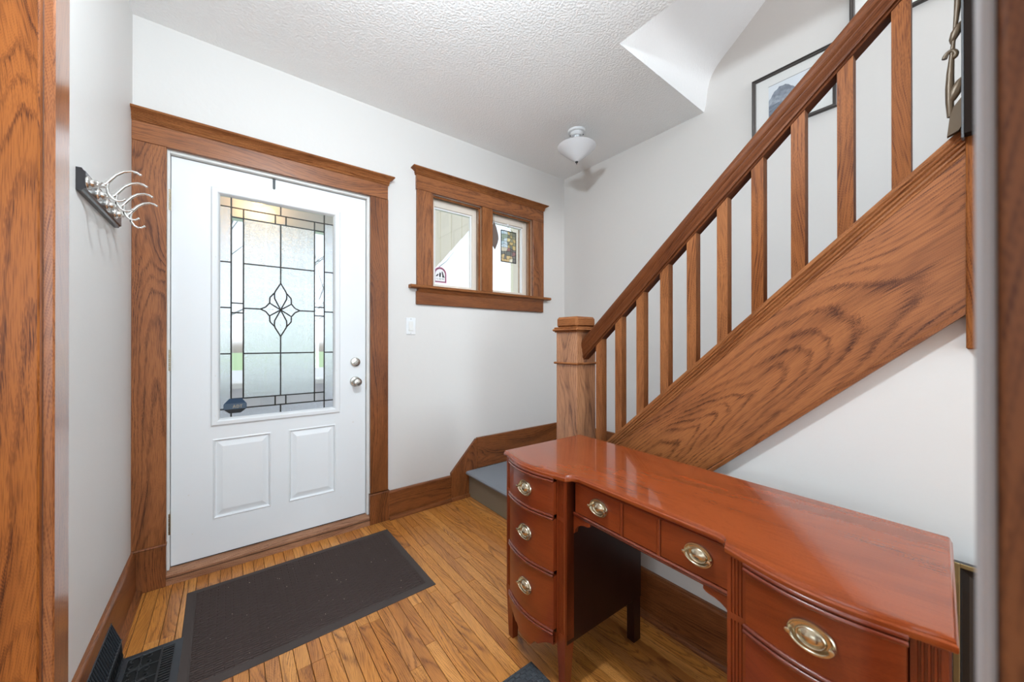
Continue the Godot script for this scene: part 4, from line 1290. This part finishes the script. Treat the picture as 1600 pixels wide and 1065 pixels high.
func window_things() -> void:
	# stained glass suncatcher hanging in the right light
	var s := thing("suncatcher", "small stained glass panel with a dark frame hanging in the right window", "suncatcher", Vector3(2.231, 1.984, -0.05))
	var hw := 0.0815; var hh := 0.134
	var m := MB.new()
	for q in [[-hw, -hw + 0.006, -hh, hh], [hw - 0.006, hw, -hh, hh], [-hw, hw, -hh, -hh + 0.006], [-hw, hw, hh - 0.006, hh]]: m.span(q[0], q[1], q[2], q[3], -0.003, 0.003, 0.001)
	put("frame", m, M.came, s, 1, 0.0)
	var r := RandomNumberGenerator.new(); r.seed = 12
	var nx := 5; var ny := 9
	var pt := []
	for j in ny + 1:
		for i in nx + 1:
			var p := Vector2(lerpf(-hw + 0.006, hw - 0.006, i / float(nx)), lerpf(-hh + 0.006, hh - 0.006, j / float(ny)))
			if i > 0 and i < nx: p.x += r.randf_range(-0.010, 0.010)
			if j > 0 and j < ny: p.y += r.randf_range(-0.009, 0.009)
			pt.append(p)
	var cache := {}
	for j in ny:
		for i in nx:
			var a: Vector2 = pt[j * (nx + 1) + i]; var b: Vector2 = pt[j * (nx + 1) + i + 1]; var c: Vector2 = pt[(j + 1) * (nx + 1) + i + 1]; var e: Vector2 = pt[(j + 1) * (nx + 1) + i]
			var ce := (a + b + c + e) / 4
			var pal := [c8(240, 228, 190), c8(200, 160, 90), c8(190, 40, 36), c8(250, 240, 214), c8(70, 46, 44), c8(236, 196, 120)]
			if j >= 4 and i < 2: pal = [c8(224, 240, 252), c8(200, 228, 244), c8(240, 250, 244), c8(150, 170, 150)]
			elif j >= 4: pal = [c8(220, 184, 84), c8(70, 64, 44), c8(120, 110, 64), c8(244, 224, 150)]
			elif j >= 2: pal = [c8(150, 34, 44), c8(80, 56, 56), c8(246, 232, 204), c8(46, 38, 38), c8(236, 224, 200)]
			var col: Color = pal[r.randi() % pal.size()]
			if not cache.has(col):
				var gm := mat(col, 0.3)
				gm.backlight_enabled = true; gm.backlight = Color(1, 1, 1)
				cache[col] = gm
			m = MB.new()
			var q := []
			for p in [a, b, c, e]:
				var w: Vector2 = p.lerp(ce, 0.06)
				q += [w.x, w.y]
			m.prism(v2(q), Vector3(0, 0, -0.001), OX, OY, Vector3(0, 0, 0.002))
			put("glass_piece", m, cache[col], s, 1, 0.0)
	m = MB.new()
	for j in ny + 1:
		for i in nx + 1:
			if i < nx: m.tube([Vector3(pt[j * (nx + 1) + i].x, pt[j * (nx + 1) + i].y, 0), Vector3(pt[j * (nx + 1) + i + 1].x, pt[j * (nx + 1) + i + 1].y, 0)], 0.0012, 5)
			if j < ny: m.tube([Vector3(pt[j * (nx + 1) + i].x, pt[j * (nx + 1) + i].y, 0), Vector3(pt[(j + 1) * (nx + 1) + i].x, pt[(j + 1) * (nx + 1) + i].y, 0)], 0.0012, 5)
	put("lead_came", m, M.came, s)
	m = MB.new()
	m.tube([Vector3(-0.045, hh, 0), Vector3(0.0, hh + 0.036, -0.004), Vector3(0.045, hh, 0)], 0.0012, 6)
	m.tube([Vector3(0.0, hh + 0.036, -0.004), Vector3(0.0, hh + 0.05, -0.011)], 0.0012, 6)
	put("hanging_wire", m, M.came, s)
	m = MB.new()
	m.lathe(v2([0.014, 0, 0.012, 0.004, 0.004, 0.006, 0.004, 0.010, 0, 0.011]), 14, Transform3D(Basis(OX, PI / 2), Vector3(0, hh + 0.052, -0.0125)))
	put("suction_cup", m, M.shade, s)
	# leaf-shaped ornament at the mullion
	m = MB.new()
	var lp := []
	for q in [[0.0, 0.12], [0.022, 0.08], [0.040, 0.025], [0.044, -0.010], [0.036, -0.045], [0.018, -0.085], [0.008, -0.105], [-0.012, -0.075], [-0.034, -0.03], [-0.036, 0.03], [-0.02, 0.08]]: lp += [q[0], q[1]]
	m.prism(v2(lp), Vector3(2.078, 2.045, -0.050), OX, OY, Vector3(0, 0, 0.006))
	m.tube([Vector3(2.078, 2.16, -0.047), Vector3(2.078, 2.236, -0.047)], 0.0012, 6)
	tag(put("leaf_ornament", m, mat(c8(112, 96, 88), 0.6), null), "brown leaf-shaped ornament hanging half behind the window mullion", "ornament")
	# arched pet sticker low in the left light
	var st := thing("pet_sticker", "arched pink-edged sticker with animal silhouettes low in the left window", "sticker", Vector3(1.607, 1.678, -0.0825))
	var arch := func(w: float, top: float, bot: float) -> Array:
		var a := [-w, bot, w, bot]
		for k in 17: a += [w * cos(PI * k / 16), top - w + w * sin(PI * k / 16) * 1.0]
		return a
	m = MB.new(); m.prism(v2(arch.call(0.054, 0.064, -0.058)), Vector3.ZERO, OX, OY, Vector3(0, 0, 0.0006))
	put("edge", m, mat(c8(236, 190, 204), 0.5), st, 1, 0.0)
	m = MB.new(); m.prism(v2(arch.call(0.050, 0.060, -0.053)), Vector3(0, 0, 0.0005), OX, OY, Vector3(0, 0, 0.0005))
	put("border", m, mat(c8(132, 66, 92), 0.5), st, 1, 0.0)
	m = MB.new(); m.prism(v2(arch.call(0.040, 0.047, -0.045)), Vector3(0, 0, 0.0009), OX, OY, Vector3(0, 0, 0.0005))
	put("field", m, mat(c8(240, 238, 238), 0.5), st, 1, 0.0)
	m = MB.new()
	for poly in [[-0.036, -0.010, -0.024, -0.010, -0.014, 0.004, -0.016, 0.010, -0.024, 0.006, -0.034, -0.004], [-0.008, -0.014, 0.004, -0.014, 0.006, 0.014, 0.001, 0.022, -0.006, 0.018, -0.009, 0.004], [0.016, -0.015, 0.038, -0.015, 0.030, -0.002, 0.024, 0.016, 0.019, 0.030, 0.012, 0.028, 0.014, 0.012, 0.018, 0.0]]:
		m.prism(v2(poly), Vector3(0, 0, 0.0013), OX, OY, Vector3(0, 0, 0.0004))
	put("silhouette", m, M.rubber, st, 1, 0.0)
	m = MB.new()
	for q in [[-0.028, -0.020, 0.003, 0.013], [-0.021, -0.030, 0.004, 0.004], [-0.010, -0.024, 0.006, 0.006], [-0.002, -0.022, 0.004, 0.014], [0.004, -0.024, 0.004, 0.006], [0.015, -0.022, 0.006, 0.010], [0.024, -0.027, 0.008, 0.005], [0.026, -0.019, 0.004, 0.005]]:
		m.span(q[0], q[0] + q[2], q[1] - q[3], q[1], 0.0013, 0.0016)
	put("print", m, mat(c8(130, 134, 136), 0.6), st, 1, 0.0)

# ---------------------------------------------------------------- outdoors
func outside() -> void:
	sbox("porch_floor", mat(c8(205, 205, 206), 0.8), [[-2.5, 5.0, -0.35, -0.12, -2.3, -0.2]], "grey porch floor outside the door", "floor").set_meta("kind", "structure")
	var pc := sbox("ceiling_porch", mat(c8(226, 212, 190), 0.7), [[-2.5, 1.7, 2.56, 2.66, -1.9, -0.2]], "beige porch ceiling outside the door", "ceiling")
	sbox("trim_7", mat(c8(214, 216, 220), 0.7), [[-2.5, 1.7, 2.36, 2.66, -2.06, -1.9]], "grey beam along the porch edge", "beam")
	# low porch wall with a white cap
	var pw := shell("wall_porch", "low grey porch wall with a white ledge", "wall")
	var m := MB.new(); m.span(-2.5, 5.0, -0.12, 0.73, -2.08, -1.92)
	put("panelling", m, mat(c8(214, 214, 220), 0.8), pw, 0, 0.0)
	m = MB.new(); m.span(-2.5, 5.0, 0.73, 0.785, -2.13, -1.86, 0.008)
	put("ledge", m, mat(c8(238, 238, 238), 0.6), pw, 0, 0.0)
	# beige boarded gable of the porch roof beyond the window
	var g := thing("porch_gable", "beige vertical boards of the porch gable beyond the left window", "gable")
	var board := mat(c8(252, 240, 218), 0.7)
	for k in 9:
		var x0 := 2.36 + k * 0.16
		m = MB.new()
		var lo := 2.02 + (x0 - 2.36) * 1.15
		m.prism(v2([x0 + 0.004, lo, x0 + 0.156, lo + 0.16 * 1.15, x0 + 0.156, 3.9, x0 + 0.004, 3.9]), Vector3(0, 0, -1.92), OX, OY, Vector3(0, 0, 0.02))
		put("board", m, board, g, 1, 0.0)
	m = MB.new(); m.span(3.74, 3.86, 0.786, 3.56, -1.99, -1.9205, 0.004)
	put("post", m, board, g, 1, 0.0)
	# lamp on the porch ceiling
	var lp := thing("porch_lamp", "lit warm porch lamp glowing through the top of the door glass", "lamp", Vector3(0.56, 2.56, -1.75))
	m = MB.new(); m.lathe(v2([0.0, -0.09, 0.05, -0.08, 0.075, -0.045, 0.07, -0.012, 0, -0.012]), 20)
	var gl := mat(c8(255, 220, 160), 0.4)
	gl.emission_enabled = true; gl.emission = c8(255, 206, 140); gl.emission_energy_multiplier = 1.1
	put("globe", m, gl, lp)
	m = MB.new(); m.lathe(v2([0.0, -0.012, 0.06, -0.012, 0.06, 0.0, 0, 0.0]), 20)
	put("base", m, M.white, lp)
	var om := OmniLight3D.new()
	om.name = "porch_lamp_light"; om.light_color = Color(1.0, 0.8, 0.55); om.light_energy = 0.10; om.light_size = 0.05; om.omni_range = 8.0; om.omni_attenuation = 2.0; om.shadow_enabled = true
	lp.add_child(om); om.position = Vector3(0, -0.12, 0)
	# ground
	var gr := put("lawn", _slab(-30, 30, -0.9, -0.6, -16, -2.3), mat(c8(160, 200, 126), 0.95), null, 0, 0.0)
	struct(gr, "green front lawn beyond the porch"); gr.set_meta("category", "lawn")
	var rd := put("road", _slab(-40, 40, -0.9, -0.61, -26, -16), mat(c8(214, 212, 208), 0.9), null, 0, 0.0)
	struct(rd, "pale road past the lawn"); rd.set_meta("category", "road")
	var vg := put("verge", _slab(-60, 60, -0.9, -0.6, -70, -26), mat(c8(170, 196, 140), 0.95), null, 0, 0.0)
	struct(vg, "grass on the far side of the road"); vg.set_meta("category", "lawn")
	# bare trees
	for q in [[-0.75, -7.5, 0.16, "bare grey tree on the lawn seen through the door's left glass strip", 5], [4.2, -9.5, 0.17, "bare tree on the lawn seen through the right window", 9], [2.2, -14.0, 0.15, "bare tree by the road seen through the door's right glass strip", 14]]:
		tree(q[0], q[1], q[2], q[3], q[4])

func _slab(x0: float, x1: float, y0: float, y1: float, z0: float, z1: float) -> MB:
	var m := MB.new(); m.span(x0, x1, y0, y1, z0, z1)
	return m

func tree(x: float, z: float, rad: float, label: String, sd: int) -> void:
	var t := thing("bare_tree", label, "tree", Vector3(x, -0.62, z), "bare trees in front of the house")
	var r := RandomNumberGenerator.new(); r.seed = sd
	var bark := mat(c8(150, 156, 166), 0.9)
	var m := MB.new()
	var pts := []; var rr := []
	for i in 9:
		pts.append(Vector3(r.randf_range(-0.06, 0.06) * i * 0.4, i * 0.8, r.randf_range(-0.06, 0.06) * i * 0.4)); rr.append(rad * (1.0 - i * 0.09))
	m.tube(pts, rr, 10)
	put("trunk", m, bark, t, 1, 60.0)
	m = MB.new()
	for b in 26:
		var i := r.randi_range(2, 8)
		var d := Vector3(r.randf_range(-1, 1), r.randf_range(0.3, 1.1), r.randf_range(-1, 1)).normalized()
		var p: Vector3 = pts[i]
		var br := [p]; var bw := [rr[i] * 0.45]
		for k in 5:
			d = (d + Vector3(r.randf_range(-0.35, 0.35), r.randf_range(-0.1, 0.35), r.randf_range(-0.35, 0.35))).normalized()
			p += d * r.randf_range(0.3, 0.55)
			br.append(p); bw.append(rr[i] * 0.45 * (1.0 - (k + 1) * 0.17))
		m.tube(br, bw, 6)
		for k in range(2, 6):
			var e: Vector3 = br[k]
			var d2 := (d + Vector3(r.randf_range(-1, 1), r.randf_range(-0.2, 0.8), r.randf_range(-1, 1))).normalized()
			m.tube([e, e + d2 * 0.4, e + d2 * 0.7 + Vector3(0, 0.12, 0)], [0.02, 0.012, 0.006], 5)
	var br_ := put("branches", m, bark, t, 1, 0.0)
	br_.set_meta("kind", "stuff")
